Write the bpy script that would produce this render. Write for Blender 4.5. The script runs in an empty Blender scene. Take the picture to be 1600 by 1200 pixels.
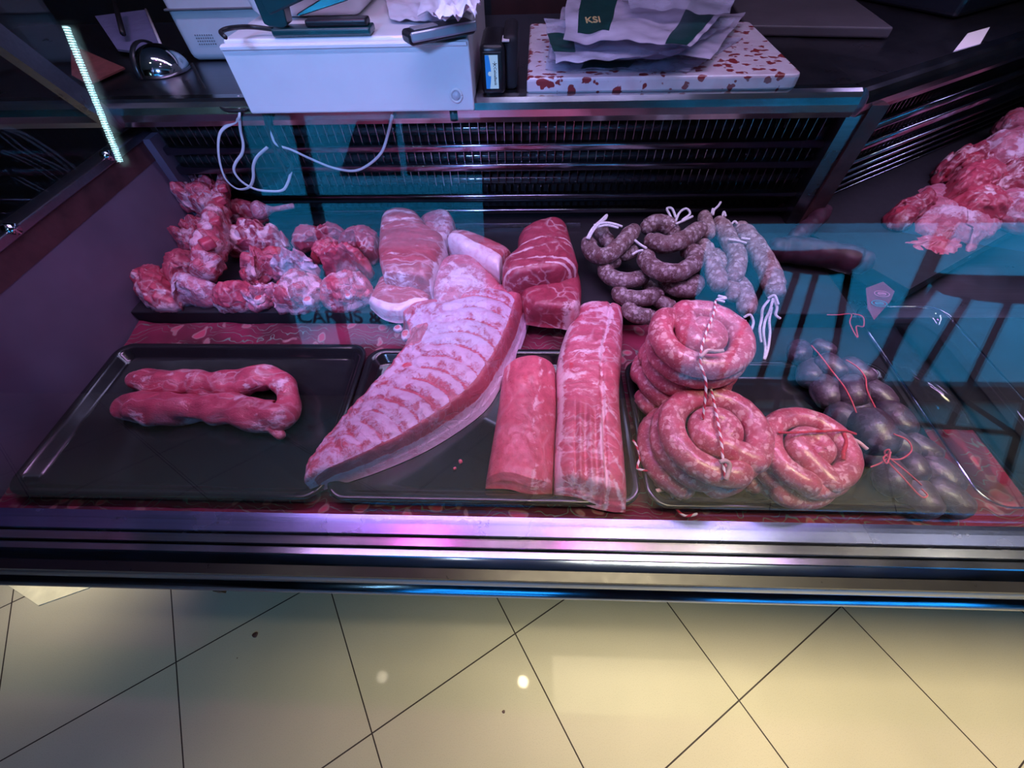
import bpy, math, random
from mathutils import Vector, Matrix, noise
random.seed(7)
SC = bpy.context.scene
COL = SC.collection
H = 1.45                                   # camera height (m)
XR = Vector((0.99941432, 0.00780397, -0.03331853))
YR = Vector((0.02605384, -0.80477556, 0.59300716))
ZR = Vector((-0.02218613, -0.59352792, -0.80450754))

# ---------------------------------------------------------------- camera
cd = bpy.data.cameras.new('camera'); cam = bpy.data.objects.new('camera', cd); COL.objects.link(cam)
cd.sensor_width = 36; cd.lens = 630.2/1600*36; cd.clip_start = .02; cd.clip_end = 100
cx = Vector((XR[0], YR[0], ZR[0])); cy = -Vector((XR[1], YR[1], ZR[1])); cz = -Vector((XR[2], YR[2], ZR[2]))
cam.matrix_world = Matrix(((cx[0], cy[0], cz[0], 0), (cx[1], cy[1], cz[1], 0), (cx[2], cy[2], cz[2], H), (0, 0, 0, 1)))
SC.camera = cam
# ---------------------------------------------------------------- world, lights, exposure
W = bpy.data.worlds.new('dusk_street'); SC.world = W; W.use_nodes = True
bg = W.node_tree.nodes['Background']; bg.inputs[0].default_value = (.02, .36, .80, 1); bg.inputs[1].default_value = 5.2
SC.view_settings.view_transform = 'Standard'; SC.view_settings.look = 'None'
SC.view_settings.exposure = 0.0; SC.view_settings.gamma = 1.0; SC.view_settings.use_curve_mapping = False
SC.cycles.max_bounces = 8; SC.cycles.transparent_max_bounces = 16; SC.cycles.caustics_reflective = False
SC.cycles.use_denoising = True; SC.cycles.sample_clamp_indirect = 4.0

def area(name, loc, size, sizey, power, color, aim=(0, 0, -1), spread=180):
    l = bpy.data.lights.new(name, 'AREA'); l.shape = 'RECTANGLE'; l.size = size; l.size_y = sizey
    l.energy = power; l.color = color
    o = bpy.data.objects.new(name, l); COL.objects.link(o); o.location = loc
    o.rotation_euler = Vector(aim).to_track_quat('-Z', 'Y').to_euler(); l.spread = math.radians(spread); return o
def spot(name, loc, power, color, angle=80, aim=(0, 0, -1), r=.04, blend=.6):
    l = bpy.data.lights.new(name, 'SPOT'); l.energy = power; l.color = color; l.spot_size = math.radians(angle)
    l.spot_blend = blend; l.shadow_soft_size = r
    o = bpy.data.objects.new(name, l); COL.objects.link(o); o.location = loc
    o.rotation_euler = Vector(aim).to_track_quat('-Z', 'Y').to_euler(); return o
# meat lights under the canopy of the case
area('case_light', (.05, .42, 1.50), 1.4, .03, 2.5, (.80, .44, 1.0), (0, 0, -1), 105)
area('case_light', (-.1, .66, 1.51), 1.0, .03, .8, (.60, .52, 1.0), (0, .02, -1), 100)
area('case_light', (1.15, .95, 1.50), .8, .03, 1.6, (.66, .50, 1.0), (0, -.1, -1), 110)
# added fills: cold spot for the drawer front, strip for edge highlight
spot('counter_fill', (-.45, -.55, 1.85), 80, (.24, .42, 1.0), 44, (.10, 1.30, -.60), .10, .7)
area('counter_fill', (.0, .72, 2.3), 1.9, .06, 9.5, (.66, .60, 1.0), (0, .12, -1))
area('floor_fill', (1.1, .05, 2.74), 1.7, .5, 15, (1.0, .84, .52), (0, -.14, -1), 60)  # unseen warm fill added to brighten the floor, no ceiling fixture
area('corner_fill', (-1.55, .42, .55), .2, .2, .8, (1.0, .92, .70), (0, -.2, -1), 80)  # small warm fill added over the cream floor patch, no lamp there
# strip light under the bumper
area('plinth_light', (.22, .17, .74), 1.1, .08, 1.6, (1.0, .90, .48), (0, -.45, -1))

# ---------------------------------------------------------------- pixel rays (1600x1200 photograph)
def at(px, py, z=None, y=None, x=None):
    v = Vector((px-800, py-600, 630.2))
    d = Vector((XR.dot(v), YR.dot(v), ZR.dot(v)))
    t = (z-H)/d.z if z is not None else (y/d.y if y is not None else x/d.x)
    return Vector((0, 0, H)) + d*t

# ---------------------------------------------------------------- node helpers
class NT:
    def __init__(s, name):
        s.m = bpy.data.materials.new(name); s.m.use_nodes = True; s.t = s.m.node_tree
        for n in list(s.t.nodes): s.t.nodes.remove(n)
        s.out = s.t.nodes.new('ShaderNodeOutputMaterial')
    def n(s, typ, ins=None, **kw):
        nd = s.t.nodes.new('ShaderNode'+typ)
        for k, v in kw.items(): setattr(nd, k, v)
        for k, v in (ins or {}).items():
            if isinstance(v, bpy.types.NodeSocket): s.t.links.new(v, nd.inputs[k])
            else: nd.inputs[k].default_value = v
        return nd
    def math(s, op, a, b=0.0, c=0.0, clamp=False):
        return s.n('Math', {0: a, 1: b, 2: c}, operation=op, use_clamp=clamp).outputs[0]
    def ramp(s, fac, stops, interp='LINEAR'):
        nd = s.n('ValToRGB', {0: fac}); cr_ = nd.color_ramp; cr_.interpolation = interp
        while len(cr_.elements) > 1: cr_.elements.remove(cr_.elements[-1])
        cr_.elements[0].position = stops[0][0]; cr_.elements[0].color = col4(stops[0][1])
        for p, c in stops[1:]:
            e = cr_.elements.new(p); e.color = col4(c)
        return nd.outputs[0]
    def mix(s, fac, a, b, typ='MIX'):
        nd = s.n('Mix', data_type='RGBA', blend_type=typ)
        for k, v in ((0, fac), (6, a), (7, b)):
            if isinstance(v, bpy.types.NodeSocket): s.t.links.new(v, nd.inputs[k])
            else: nd.inputs[k].default_value = v if k == 0 else col4(v)
        return nd.outputs[2]
    def pr(s, **kw):
        names = dict(base='Base Color', rough='Roughness', metal='Metallic', spec='Specular IOR Level', coat='Coat Weight',
                     coatr='Coat Roughness', normal='Normal', sss='Subsurface Weight', emi='Emission Color', emis='Emission Strength',
                     alpha='Alpha', aniso='Anisotropic', sheen='Sheen Weight')
        ins = {}
        for k, v in kw.items():
            if k in ('base', 'emi') and not isinstance(v, bpy.types.NodeSocket): v = col4(v)
            ins[names[k]] = v
        return s.n('BsdfPrincipled', ins)
    def bump(s, h, strength=.3, dist=.002):
        return s.n('Bump', {'Height': h, 'Strength': strength, 'Distance': dist}).outputs[0]
    def done(s, sh):
        s.t.links.new(sh.outputs[0], s.out.inputs[0]); return s.m
def col4(c): return (c[0], c[1], c[2], 1.0)
def tc(t): return t.n('TexCoord').outputs['Object']
def noi(t, vec, scale, det=3, rough=.55, dist=0.0):
    return t.n('TexNoise', {'Vector': vec, 'Scale': scale, 'Detail': det, 'Roughness': rough, 'Distortion': dist}).outputs[0]
def vor(t, vec, scale, feat='F1', out='Distance', rnd=1.0):
    return t.n('TexVoronoi', {'Vector': vec, 'Scale': scale, 'Randomness': rnd}, feature=feat).outputs[out]
def smap(t, vec, scale=(1, 1, 1), rot=(0, 0, 0), loc=(0, 0, 0)):
    return t.n('Mapping', {'Vector': vec, 'Scale': scale, 'Rotation': rot, 'Location': loc}).outputs[0]

def plain(name, c, rough=.5, metal=0.0, spec=.5, coat=0.0, var=.12, vs=30, bump=0.0, coatr=.05):
    t = NT(name); v = tc(t); n1 = noi(t, v, vs, 4)
    c2 = tuple(x*(1-var) for x in c); c3 = tuple(min(1, x*(1+var)) for x in c)
    base = t.ramp(n1, [(.3, c2), (.7, c3)])
    r = t.math('ADD', t.math('MULTIPLY', noi(t, v, vs*3, 3), .15), rough-.07)
    kw = dict(base=base, rough=r, metal=metal, spec=spec, coat=coat, coatr=coatr)
    if bump: kw['normal'] = t.bump(noi(t, v, vs*5, 4), bump, .002)
    return t.done(t.pr(**kw))

def m_steel(name='brushed_steel', c=(.55, .56, .60), rough=.2, sx=2, sy=220, bp=.05):
    t = NT(name); v = tc(t)
    n1 = noi(t, smap(t, v, (sx, sy, sy)), 1.0, 3)
    n2 = noi(t, v, 14, 4)
    base = t.mix(.35, t.ramp(n1, [(.3, tuple(x*.8 for x in c)), (.7, c)]), t.ramp(n2, [(.3, tuple(x*.82 for x in c)), (.7, c)]))
    r = t.math('ADD', t.math('MULTIPLY', n2, .16), rough-.08)
    return t.done(t.pr(base=base, metal=1.0, rough=r, normal=t.bump(n1, bp, .0006)))

def m_glass(name, tint=(.96, .985, .98), r0=.05, gain=1.0, rough=0.0):
    t = NT(name)
    g = t.n('NewGeometry')
    dot = t.n('VectorMath', {0: g.outputs['Normal'], 1: g.outputs['Incoming']}, operation='DOT_PRODUCT').outputs['Value']
    c = t.math('SUBTRACT', 1.0, t.math('ABSOLUTE', dot))
    f = t.math('ADD', t.math('MULTIPLY', t.math('POWER', c, 5.0), 1-r0), r0)
    f = t.math('MULTIPLY', f, gain, clamp=True)
    a = t.n('BsdfTransparent', {0: col4(tint)}); b = t.n('BsdfGlossy', {'Color': (1, 1, 1, 1), 'Roughness': rough})
    return t.done(t.n('MixShader', {0: f, 1: a.outputs[0], 2: b.outputs[0]}))

def m_emit(name, c, s):
    t = NT(name); return t.done(t.n('Emission', {'Color': col4(c), 'Strength': s}))

# meat: attribute 'mix' R = fat, G = fresh blood, B = dark/bone tint ; attribute 'flow' gives a fibre direction through UV
def m_meat(name, muscle=(.50, .085, .13), fat=(.86, .66, .68), fibre=(1, 1, 1), rot=0.0, vein=.45, vs=38, rough=.34, bump=.45):
    t = NT(name); v = tc(t)
    a = t.n('Attribute', attribute_name='mix'); sep = t.n('SeparateColor', {0: a.outputs['Color']})
    wv = t.n('VectorMath', {0: v, 1: t.n('VectorMath', {0: t.n('TexNoise', {'Vector': v, 'Scale': 26.0, 'Detail': 3.0}).outputs['Color'], 1: (.5, .5, .5)}, operation='SUBTRACT').outputs[0]}, operation='ADD')
    wsc = t.n('VectorMath', {0: t.n('TexNoise', {'Vector': v, 'Scale': 26.0, 'Detail': 3.0}).outputs['Color'], 1: (.035, .035, .035)}, operation='MULTIPLY')
    wv = t.n('VectorMath', {0: v, 1: wsc.outputs[0]}, operation='ADD').outputs[0]
    fv = smap(t, wv, fibre, (0, 0, rot))
    n1 = noi(t, fv, 55, 5, .65); n2 = noi(t, v, 240, 4, .7); n3 = noi(t, fv, 16, 3)
    ve = vor(t, fv, vs, 'DISTANCE_TO_EDGE')                      # seams between muscle bundles
    vm = t.ramp(ve, [(0.0, (1, 1, 1)), (.035, (.55,)*3), (.09, (0, 0, 0))])
    vmask = t.math('MULTIPLY', vm, t.ramp(n3, [(.42, (0, 0, 0)), (.62, (1, 1, 1))]))
    fatv = t.math('ADD', sep.outputs[0], t.math('MULTIPLY', t.math('SUBTRACT', n1, .5), 1.7))
    fatv = t.math('ADD', fatv, t.math('MULTIPLY', t.math('SUBTRACT', n2, .5), .5))
    fatm = t.ramp(fatv, [(.40, (0, 0, 0)), (.66, (.9, .9, .9))])
    dk = tuple(x*.62 for x in muscle); lt = tuple(min(1, x*1.35+.03) for x in muscle)
    mus = t.ramp(n1, [(.28, dk), (.5, muscle), (.74, lt)])
    mus = t.mix(t.math('MULTIPLY', n2, .35), mus, lt)
    mus = t.mix(t.math('MULTIPLY', vmask, vein), mus, fat)
    ft = t.ramp(noi(t, wv, 70, 4, .6), [(.25, (fat[0]*.86, fat[1]*.58, fat[2]*.64)), (.48, fat), (.75, tuple(min(1, x*1.1) for x in fat))])
    c = t.mix(fatm, mus, ft)
    c = t.mix(t.math('MULTIPLY', sep.outputs[1], t.ramp(n1, [(.3, (.4,)*3), (.6, (1,)*3)])), c, (.55, .012, .03))
    c = t.mix(t.math('MULTIPLY', sep.outputs[2], .8), c, (.20, .055, .075))
    hgt = t.math('ADD', t.math('MULTIPLY', n1, 1.0), t.math('MULTIPLY', n2, .3))
    hgt = t.math('ADD', hgt, t.math('MULTIPLY', fatm, .35))
    hgt = t.math('SUBTRACT', hgt, t.math('MULTIPLY', vmask, .3))
    r = t.math('ADD', t.math('MULTIPLY', n2, .25), rough-.12)
    return t.done(t.pr(base=c, rough=r, spec=.5, coat=.12, coatr=.18, normal=t.bump(hgt, bump, .0035)))

def m_sausage(name, meat, fat, sc=95, thr=.33, rough=.3, coat=.35, bloom=0.0):
    t = NT(name); v = tc(t)
    ns = t.n('TexNoise', {'Vector': v, 'Scale': 120.0, 'Detail': 2.0}).outputs['Color']
    wv = t.n('VectorMath', {0: v, 1: t.n('VectorMath', {0: ns, 1: (.012,)*3}, operation='MULTIPLY').outputs[0]}, operation='ADD').outputs[0]
    vr = t.n('TexVoronoi', {'Vector': wv, 'Scale': float(sc)}, feature='F1')
    rnd = t.n('SeparateColor', {0: vr.outputs['Color']}).outputs[0]
    n1 = noi(t, v, 45, 4)
    blob = t.math('MULTIPLY', t.ramp(rnd, [(thr, (1,)*3), (thr+.06, (0,)*3)]), t.ramp(vr.outputs['Distance'], [(.35, (1,)*3), (.6, (.1,)*3)]))
    small = t.ramp(noi(t, wv, sc*2.4, 2), [(.56, (0,)*3), (.66, (.55,)*3)])
    blob = t.math('MAXIMUM', blob, small)
    dk = tuple(x*.72 for x in meat); lt = tuple(min(1, x*1.25) for x in meat)
    base = t.ramp(n1, [(.3, dk), (.7, lt)])
    c = t.mix(t.math('MULTIPLY', blob, .85), base, fat)
    if bloom: c = t.mix(t.math('MULTIPLY', t.ramp(noi(t, v, 60, 5, .7), [(.42, (0,)*3), (.68, (1,)*3)]), bloom), c, (.50, .44, .46))
    h = t.math('ADD', t.math('MULTIPLY', noi(t, v, 150, 4), 1.0), t.math('MULTIPLY', blob, .5))
    return t.done(t.pr(base=c, rough=rough, coat=coat, coatr=.14, spec=.5, normal=t.bump(h, .3, .002)))

M = {}
M['steel'] = m_steel()
M['steel_dark'] = m_steel('dull_steel', (.30, .29, .33), .3)
M['chrome'] = m_steel('chrome', (.74, .74, .78), .1, 3, 60)
M['pipe'] = plain('black_pipe_enamel', (.03, .03, .036), .16, spec=.7, coat=.6)
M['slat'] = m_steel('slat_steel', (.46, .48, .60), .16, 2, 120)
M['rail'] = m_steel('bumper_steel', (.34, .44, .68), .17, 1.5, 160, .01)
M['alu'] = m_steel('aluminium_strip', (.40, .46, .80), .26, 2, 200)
M['black'] = plain('black_lacquer', (.012, .012, .015), .3, spec=.4)
M['blackmatt'] = plain('black_matt', (.016, .015, .019), .6, spec=.3)
M['tray'] = plain('black_tray_plastic', (.011, .010, .012), .16, spec=.55, vs=12)
M['white'] = plain('white_plastic', (.72, .72, .75), .42, var=.03)
M['whitebox'] = plain('white_enamel', (.76, .76, .80), .36, var=.02, coat=.2)
M['offwhite'] = plain('off_white_plastic', (.62, .64, .70), .45, var=.03)
M['green'] = plain('dark_green_enamel', (.006, .045, .050), .3, coat=.5, var=.1)
M['grey'] = plain('grey_plastic', (.16, .16, .18), .45)
M['silver'] = plain('silver_plastic', (.40, .43, .50), .3, metal=.5)
M['wallpanel'] = plain('plum_grey_panel', (.155, .115, .175), .42, vs=7, var=.16, spec=.45)
M['fridge'] = plain('fridge_interior', (.010, .010, .013), .4)
M['cord'] = plain('white_cord', (.66, .64, .70), .5, var=.05)
M['blackcord'] = plain('black_cord', (.01, .01, .012), .45)
M['string'] = plain('white_butcher_string', (.80, .80, .84), .8, vs=400, var=.2, bump=.4)
M['redstring'] = plain('red_string', (.50, .018, .05), .7, vs=400, var=.3, bump=.4)
M['nylonred'] = plain('thin_red_string', (.55, .06, .10), .6, vs=300)
M['casing'] = plain('dry_casing', (.62, .38, .40), .5, vs=120, var=.25, bump=.4)
M['darkwood'] = plain('dark_red_wood', (.045, .010, .010), .5, vs=9, var=.4)
M['dark'] = plain('dark_interior', (.012, .012, .017), .6)
M['ceiling'] = plain('pale_ceiling', (.22, .28, .44), .8, vs=3)
M['navy'] = plain('navy_enamel', (.010, .014, .026), .35, coat=.3)
M['bluegrey'] = plain('blue_grey_panel', (.05, .065, .10), .4)
M['taupe'] = plain('taupe_counter', (.10, .088, .10), .5, vs=8)
M['terracotta'] = plain('reflection_sheet', (.20, .06, .055), .7, vs=80, var=.2)
M['rustrail'] = plain('brown_glass_channel', (.075, .030, .035), .4, vs=20, var=.5)
M['plaster'] = plain('shop_plaster', (.05, .048, .055), .8, vs=6)
M['frame'] = plain('window_frame_paint', (.008, .008, .010), .5)
M['asphalt'] = plain('street_paving', (.84, .86, .86), .8, vs=2, var=.12)
M['facade'] = plain('street_facade', (.50, .56, .58), .8, vs=1.5, var=.25)
M['carpaint'] = plain('pale_car_paint', (.60, .75, .80), .25, coat=.8)
M['carglass'] = plain('car_window', (.012, .02, .025), .08)
M['rubber'] = plain('tyre_rubber', (.01, .01, .01), .7)
M['stool'] = plain('black_stool_paint', (.006, .006, .008), .6)
M['gold'] = plain('gold_print', (.42, .30, .12), .4)
M['bagGreen'] = plain('green_print', (.008, .055, .048), .35, coat=.4)
M['glass'] = m_glass('case_glass', (.97, .985, .985), .040, .80)
M['acrylic'] = m_glass('clear_acrylic', (.90, .93, .98), .05, 1.4, .03)
M['pane'] = m_glass('shop_window_glass', (.95, .97, .97), .04, 1.0)
M['lampwhite'] = m_emit('lamp_white', (1, .93, .80), 45)
M['lamppink'] = m_emit('lamp_magenta', (1, .10, .80), 90)
def m_led():
    t = NT('tube_glow'); z = t.n('SeparateXYZ', {0: tc(t)}).outputs[2]
    f = t.math('FRACT', t.math('MULTIPLY', z, 105.0)); f2 = t.math('ABSOLUTE', t.math('SUBTRACT', f, .5))
    e = t.ramp(f2, [(.16, (1,)*3), (.34, (.12,)*3)])
    return t.done(t.n('Emission', {'Color': (.55, .95, 1.0, 1), 'Strength': t.math('MULTIPLY', e, 40.0)}))
M['tube'] = m_led()
M['meat'] = m_meat('pork_meat', (.44, .050, .090), (.80, .56, .62))
M['meatdark'] = m_meat('dark_pork_meat', (.30, .030, .060), (.74, .50, .56), vein=.7, vs=34)
M['bone'] = m_meat('bony_trimmings', (.46, .060, .10), (.68, .38, .46), vein=.8, vs=70, bump=1.0)
M['loin'] = m_meat('pork_loin_meat', (.52, .095, .155), (.80, .54, .64), (.55, 1.5, 1), .9, .6, 34, .32)
M['loinb'] = m_meat('pork_loin_face', (.52, .085, .135), (.78, .42, .50), (1, .5, 1), 0, .3, 20, .3)
M['rib'] = m_meat('rib_meat', (.46, .07, .12), (.58, .41, .57), (1, 1, 1), 0, .40, 60, .36, .7)
M['tender'] = m_meat('tenderloin_meat', (.44, .055, .10), (.78, .50, .60), (.25, 1.2, 1), 0, .5, 40, .3, .7)
M['belly'] = m_meat('belly_meat', (.36, .060, .085), (.78, .58, .68), (.3, 1.4, 1), .1, .5, 30, .34, .4)
M['fatcap'] = m_meat('fat_cap', (.48, .13, .19), (.72, .52, .64), vein=.5, vs=50, bump=.7)
M['fresh'] = m_sausage('fresh_sausage', (.47, .085, .14), (.76, .40, .46), 135, .36, .32, .35)
M['cured'] = m_sausage('cured_sausage', (.115, .045, .050), (.44, .36, .38), 140, .42, .6, 0, .35)
M['curedlight'] = m_sausage('cured_pale_sausage', (.20, .10, .095), (.55, .46, .45), 120, .45, .6, 0, .65)
M['pudding'] = plain('black_pudding_skin', (.050, .016, .028), .45, spec=.4, vs=40, var=.4)
M['blood'] = m_sausage('blood_sausage', (.050, .026, .050), (.15, .10, .16), 90, .12, .42, .15, .10)

def m_floor():
    t = NT('glossy_cream_tiles'); v = t.n('NewGeometry').outputs['Position']
    a = math.radians(32.07); S = .4575
    mv = t.n('VectorMath', {0: v, 1: (-.0254, .1178, 0)}, operation='SUBTRACT').outputs[0]
    mv = t.n('VectorRotate', {'Vector': mv, 'Angle': -a}, rotation_type='Z_AXIS').outputs[0]
    sp = t.n('SeparateXYZ', {0: mv})
    def line(c):
        f = t.math('FRACT', t.math('ADD', t.math('DIVIDE', c, S), 100.5))
        return t.math('LESS_THAN', t.math('ABSOLUTE', t.math('SUBTRACT', f, .5)), .0040)
    g = t.math('MAXIMUM', line(sp.outputs[0]), line(sp.outputs[1]))
    n1 = noi(t, v, 2.2, 3); n2 = noi(t, v, 420, 2)
    base = t.ramp(n1, [(.3, (.47, .43, .34)), (.7, (.54, .49, .39))])
    base = t.mix(t.ramp(n2, [(.30, (.4,)*3), (.46, (0,)*3)]), base, (.33, .29, .22))
    base = t.mix(g, base, (.03, .018, .02))
    spk = t.ramp(vor(t, v, 7.0), [(.0, (1,)*3), (.012, (1,)*3), (.016, (0,)*3)])
    base = t.mix(t.math('MULTIPLY', spk, .8), base, (.12, .06, .03))
    return t.done(t.pr(base=base, rough=t.math('ADD', t.math('MULTIPLY', g, .3), .38), spec=.35, coat=.06, coatr=.03, normal=t.bump(t.math('SUBTRACT', t.math('MULTIPLY', n2, .05), g), .25, .002)))
M['floor'] = m_floor()

def m_cloth():
    t = NT('floral_cloth'); v = tc(t)
    ns = t.n('TexNoise', {'Vector': v, 'Scale': 22.0, 'Detail': 2.0}).outputs['Color']
    wv = t.n('VectorMath', {0: v, 1: t.n('VectorMath', {0: ns, 1: (.05,)*3}, operation='MULTIPLY').outputs[0]}, operation='ADD').outputs[0]
    w = t.n('TexWave', {'Vector': wv, 'Scale': 13.0, 'Distortion': 9.0, 'Detail': 2.0, 'Detail Scale': 1.3}, wave_type='RINGS').outputs['Fac'] if False else t.n('TexWave', {'Vector': wv, 'Scale': 13.0, 'Distortion': 9.0, 'Detail': 2.0, 'Detail Scale': 1.3}, wave_type='RINGS').outputs[1]
    reg = noi(t, v, 16, 2)
    d = vor(t, wv, 24)
    base = t.ramp(noi(t, v, 9, 2), [(.35, (.07, .004, .016)), (.6, (.20, .009, .045))])
    leaf = t.mix(t.ramp(w, [(.40, (0,)*3), (.48, (1,)*3), (.56, (1,)*3), (.64, (0,)*3)]), base, (.13, .17, .14))
    base = t.mix(t.ramp(reg, [(.40, (0,)*3), (.47, (1,)*3)]), base, leaf)
    flw = t.ramp(d, [(.16, (.42, .05, .10)), (.26, (.30, .17, .17)), (.30, (.20, .02, .05))])
    base = t.mix(t.ramp(d, [(.25, (1,)*3), (.32, (0,)*3)]), base, flw)
    return t.done(t.pr(base=base, rough=.75, spec=.3, sheen=.2, normal=t.bump(noi(t, v, 500, 2), .2, .001)))
M['cloth'] = m_cloth()

def m_terrazzo():
    t = NT('red_fleck_board'); v = tc(t)
    ns = t.n('TexNoise', {'Vector': v, 'Scale': 60.0, 'Detail': 2.0}).outputs['Color']
    wv = t.n('VectorMath', {0: v, 1: t.n('VectorMath', {0: ns, 1: (.022,)*3}, operation='MULTIPLY').outputs[0]}, operation='ADD').outputs[0]
    wv = smap(t, wv, (1, 1.5, 1.3))
    vr = t.n('TexVoronoi', {'Vector': wv, 'Scale': 50.0}, feature='F1')
    r_ = t.n('SeparateColor', {0: vr.outputs['Color']}).outputs[0]
    m1 = t.math('MULTIPLY', t.ramp(r_, [(.56, (1,)*3), (.57, (0,)*3)]), t.ramp(vr.outputs['Distance'], [(.42, (1,)*3), (.48, (0,)*3)]))
    c = t.mix(m1, t.ramp(noi(t, v, 30, 3), [(.35, (.70, .60, .66)), (.65, (.80, .76, .82))]), (.28, .035, .04))
    return t.done(t.pr(base=c, rough=.3, coat=.3))
M['terrazzo'] = m_terrazzo()

def m_twine():
    t = NT('striped_twine'); a = t.n('Attribute', attribute_name='mix').outputs['Color']
    f = t.n('SeparateColor', {0: a}).outputs[0]
    return t.done(t.pr(base=t.ramp(f, [(.45, (.80, .72, .76)), (.55, (.50, .015, .06))]), rough=.75))
M['twine'] = m_twine()

def m_film(name, c=(.75, .75, .85), a=.55):
    t = NT(name); v = tc(t); n = noi(t, v, 18, 3)
    d = t.pr(base=t.ramp(n, [(.3, tuple(x*.8 for x in c)), (.7, c)]), rough=.18, coat=.5)
    tr = t.n('BsdfTransparent')
    return t.done(t.n('MixShader', {0: t.math('ADD', t.math('MULTIPLY', n, .3), a-.15), 1: tr.outputs[0], 2: d.outputs[0]}))
M['film'] = m_film('clear_bag_film', (.70, .72, .90), .45)
M['film2'] = m_film('milky_bag_film', (.80, .76, .92), .76)

# ---------------------------------------------------------------- mesh helpers
ORG = {}
def thing(name, label, cat, loc=(0, 0, 0), group=None, rotz=0.0):
    o = bpy.data.objects.new(name, None); COL.objects.link(o); o.location = loc; o.rotation_euler = (0, 0, rotz)
    o.empty_display_size = .05
    o['label'] = label; o['category'] = cat
    if group: o['group'] = group
    ORG[o] = Vector(loc) if not rotz else Vector((0, 0, 0))
    return o
def tag(o, label, cat, group=None, kind=None):
    if label: o['label'] = label
    if cat: o['category'] = cat
    if group: o['group'] = group
    if kind: o['kind'] = kind
    return o
def mk(name, V, F, mat, parent=None, smooth=True, mix=None, label=None, own=True):
    me = bpy.data.meshes.new(name)
    org = ORG.get(parent, Vector((0, 0, 0))) if parent else Vector((0, 0, 0))
    if parent is None and own:
        xs = [v[0] for v in V]; ys = [v[1] for v in V]; zs = [v[2] for v in V]
        org = Vector(((min(xs)+max(xs))/2, (min(ys)+max(ys))/2, min(zs)))
    me.from_pydata([(v[0]-org.x, v[1]-org.y, v[2]-org.z) for v in V], [], F)
    me.update()
    if smooth: me.polygons.foreach_set('use_smooth', [True]*len(me.polygons))
    if mix is not None:
        at_ = me.color_attributes.new('mix', 'FLOAT_COLOR', 'POINT')
        at_.data.foreach_set('color', [x for m in mix for x in (m[0], m[1], m[2], 1.0)])
    me.materials.append(M[mat] if isinstance(mat, str) else mat)
    o = bpy.data.objects.new(name, me); COL.objects.link(o)
    if parent: o.parent = parent; ORG[o] = org
    else:
        o.location = org; ORG[o] = org
    if label: o['label'] = label
    return o
class G:
    """collects geometry for one mesh"""
    def __init__(s): s.V = []; s.F = []; s.C = []
    def add(s, V, F, C=None):
        n = len(s.V); s.V += [tuple(v) for v in V]; s.F += [tuple(i+n for i in f) for f in F]
        s.C += C if C else [(0, 0, 0)]*len(V)
    def box(s, x0, x1, y0, y1, z0, z1, bev=0.0, rz=0.0, pivot=None):
        b = min(bev, (x1-x0)*.45, (y1-y0)*.45, (z1-z0)*.45)
        if b <= 0:
            V = [(x, y, z) for z in (z0, z1) for y in (y0, y1) for x in (x0, x1)]
            F = [(0, 2, 3, 1), (4, 5, 7, 6), (0, 1, 5, 4), (2, 6, 7, 3), (0, 4, 6, 2), (1, 3, 7, 5)]
        else:
            V = []; F = []
            K = 4; rings = []
            for k in range(2*K):
                half = k < K
                t = (k if half else k-K)/(K-1)*math.pi/2
                ins = b*(1-math.sin(t)) if half else b*(1-math.cos(t))
                z = z0+b*(1-math.cos(t)) if half else z1-b*(1-math.sin(t))
                ring = []
                for (cx_, cy_, a0) in ((x1-b, y1-b, 0), (x0+b, y1-b, 90), (x0+b, y0+b, 180), (x1-b, y0+b, 270)):
                    for j in range(4):
                        a = math.radians(a0+j*30); r = b-ins
                        ring.append((cx_+r*math.cos(a), cy_+r*math.sin(a), z))
                rings.append(len(V)); V += ring
            n = 16
            for k in range(len(rings)-1):
                for j in range(n):
                    a, c = rings[k]+j, rings[k]+(j+1) % n
                    F.append((a, c, rings[k+1]+(j+1) % n, rings[k+1]+j))
            F.append(tuple(reversed(range(n)))); F.append(tuple(range(rings[-1], rings[-1]+n)))
        if rz:
            p = pivot or ((x0+x1)/2, (y0+y1)/2); c_, s_ = math.cos(rz), math.sin(rz)
            V = [((v[0]-p[0])*c_-(v[1]-p[1])*s_+p[0], (v[0]-p[0])*s_+(v[1]-p[1])*c_+p[1], v[2]) for v in V]
        s.add(V, F); return s
    def prism(s, prof, x0, x1):
        """profile (y,z) extruded along x"""
        n = len(prof)
        s.add([(x0, p[0], p[1]) for p in prof]+[(x1, p[0], p[1]) for p in prof],
              [(i, (i+1) % n, n+(i+1) % n, n+i) for i in range(n)]+[tuple(reversed(range(n))), tuple(range(n, 2*n))]); return s
    def bar(s, a, b, w, n=8):
        T = tube_geo([Vector(a), Vector(b)], w, n, caps=True); s.add(*T[:2]); return s
    def quad(s, P, th=0.0):
        P = [Vector(p) for p in P]; n = (P[1]-P[0]).cross(P[3]-P[0]).normalized()*th
        s.add(P+[p-n for p in P], [(0, 1, 2, 3), (7, 6, 5, 4), (0, 4, 5, 1), (1, 5, 6, 2), (2, 6, 7, 3), (3, 7, 4, 0)]); return s
    def out(s, name, mat, parent=None, smooth=False, **k):
        o = mk(name, s.V, s.F, mat, parent, smooth, mix=s.C if k.pop('mix', None) else None, **k); return o
def box(name, x0, x1, y0, y1, z0, z1, mat, parent=None, bev=0.0, **k):
    return G().box(x0, x1, y0, y1, z0, z1, bev).out(name, mat, parent, **k)

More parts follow.
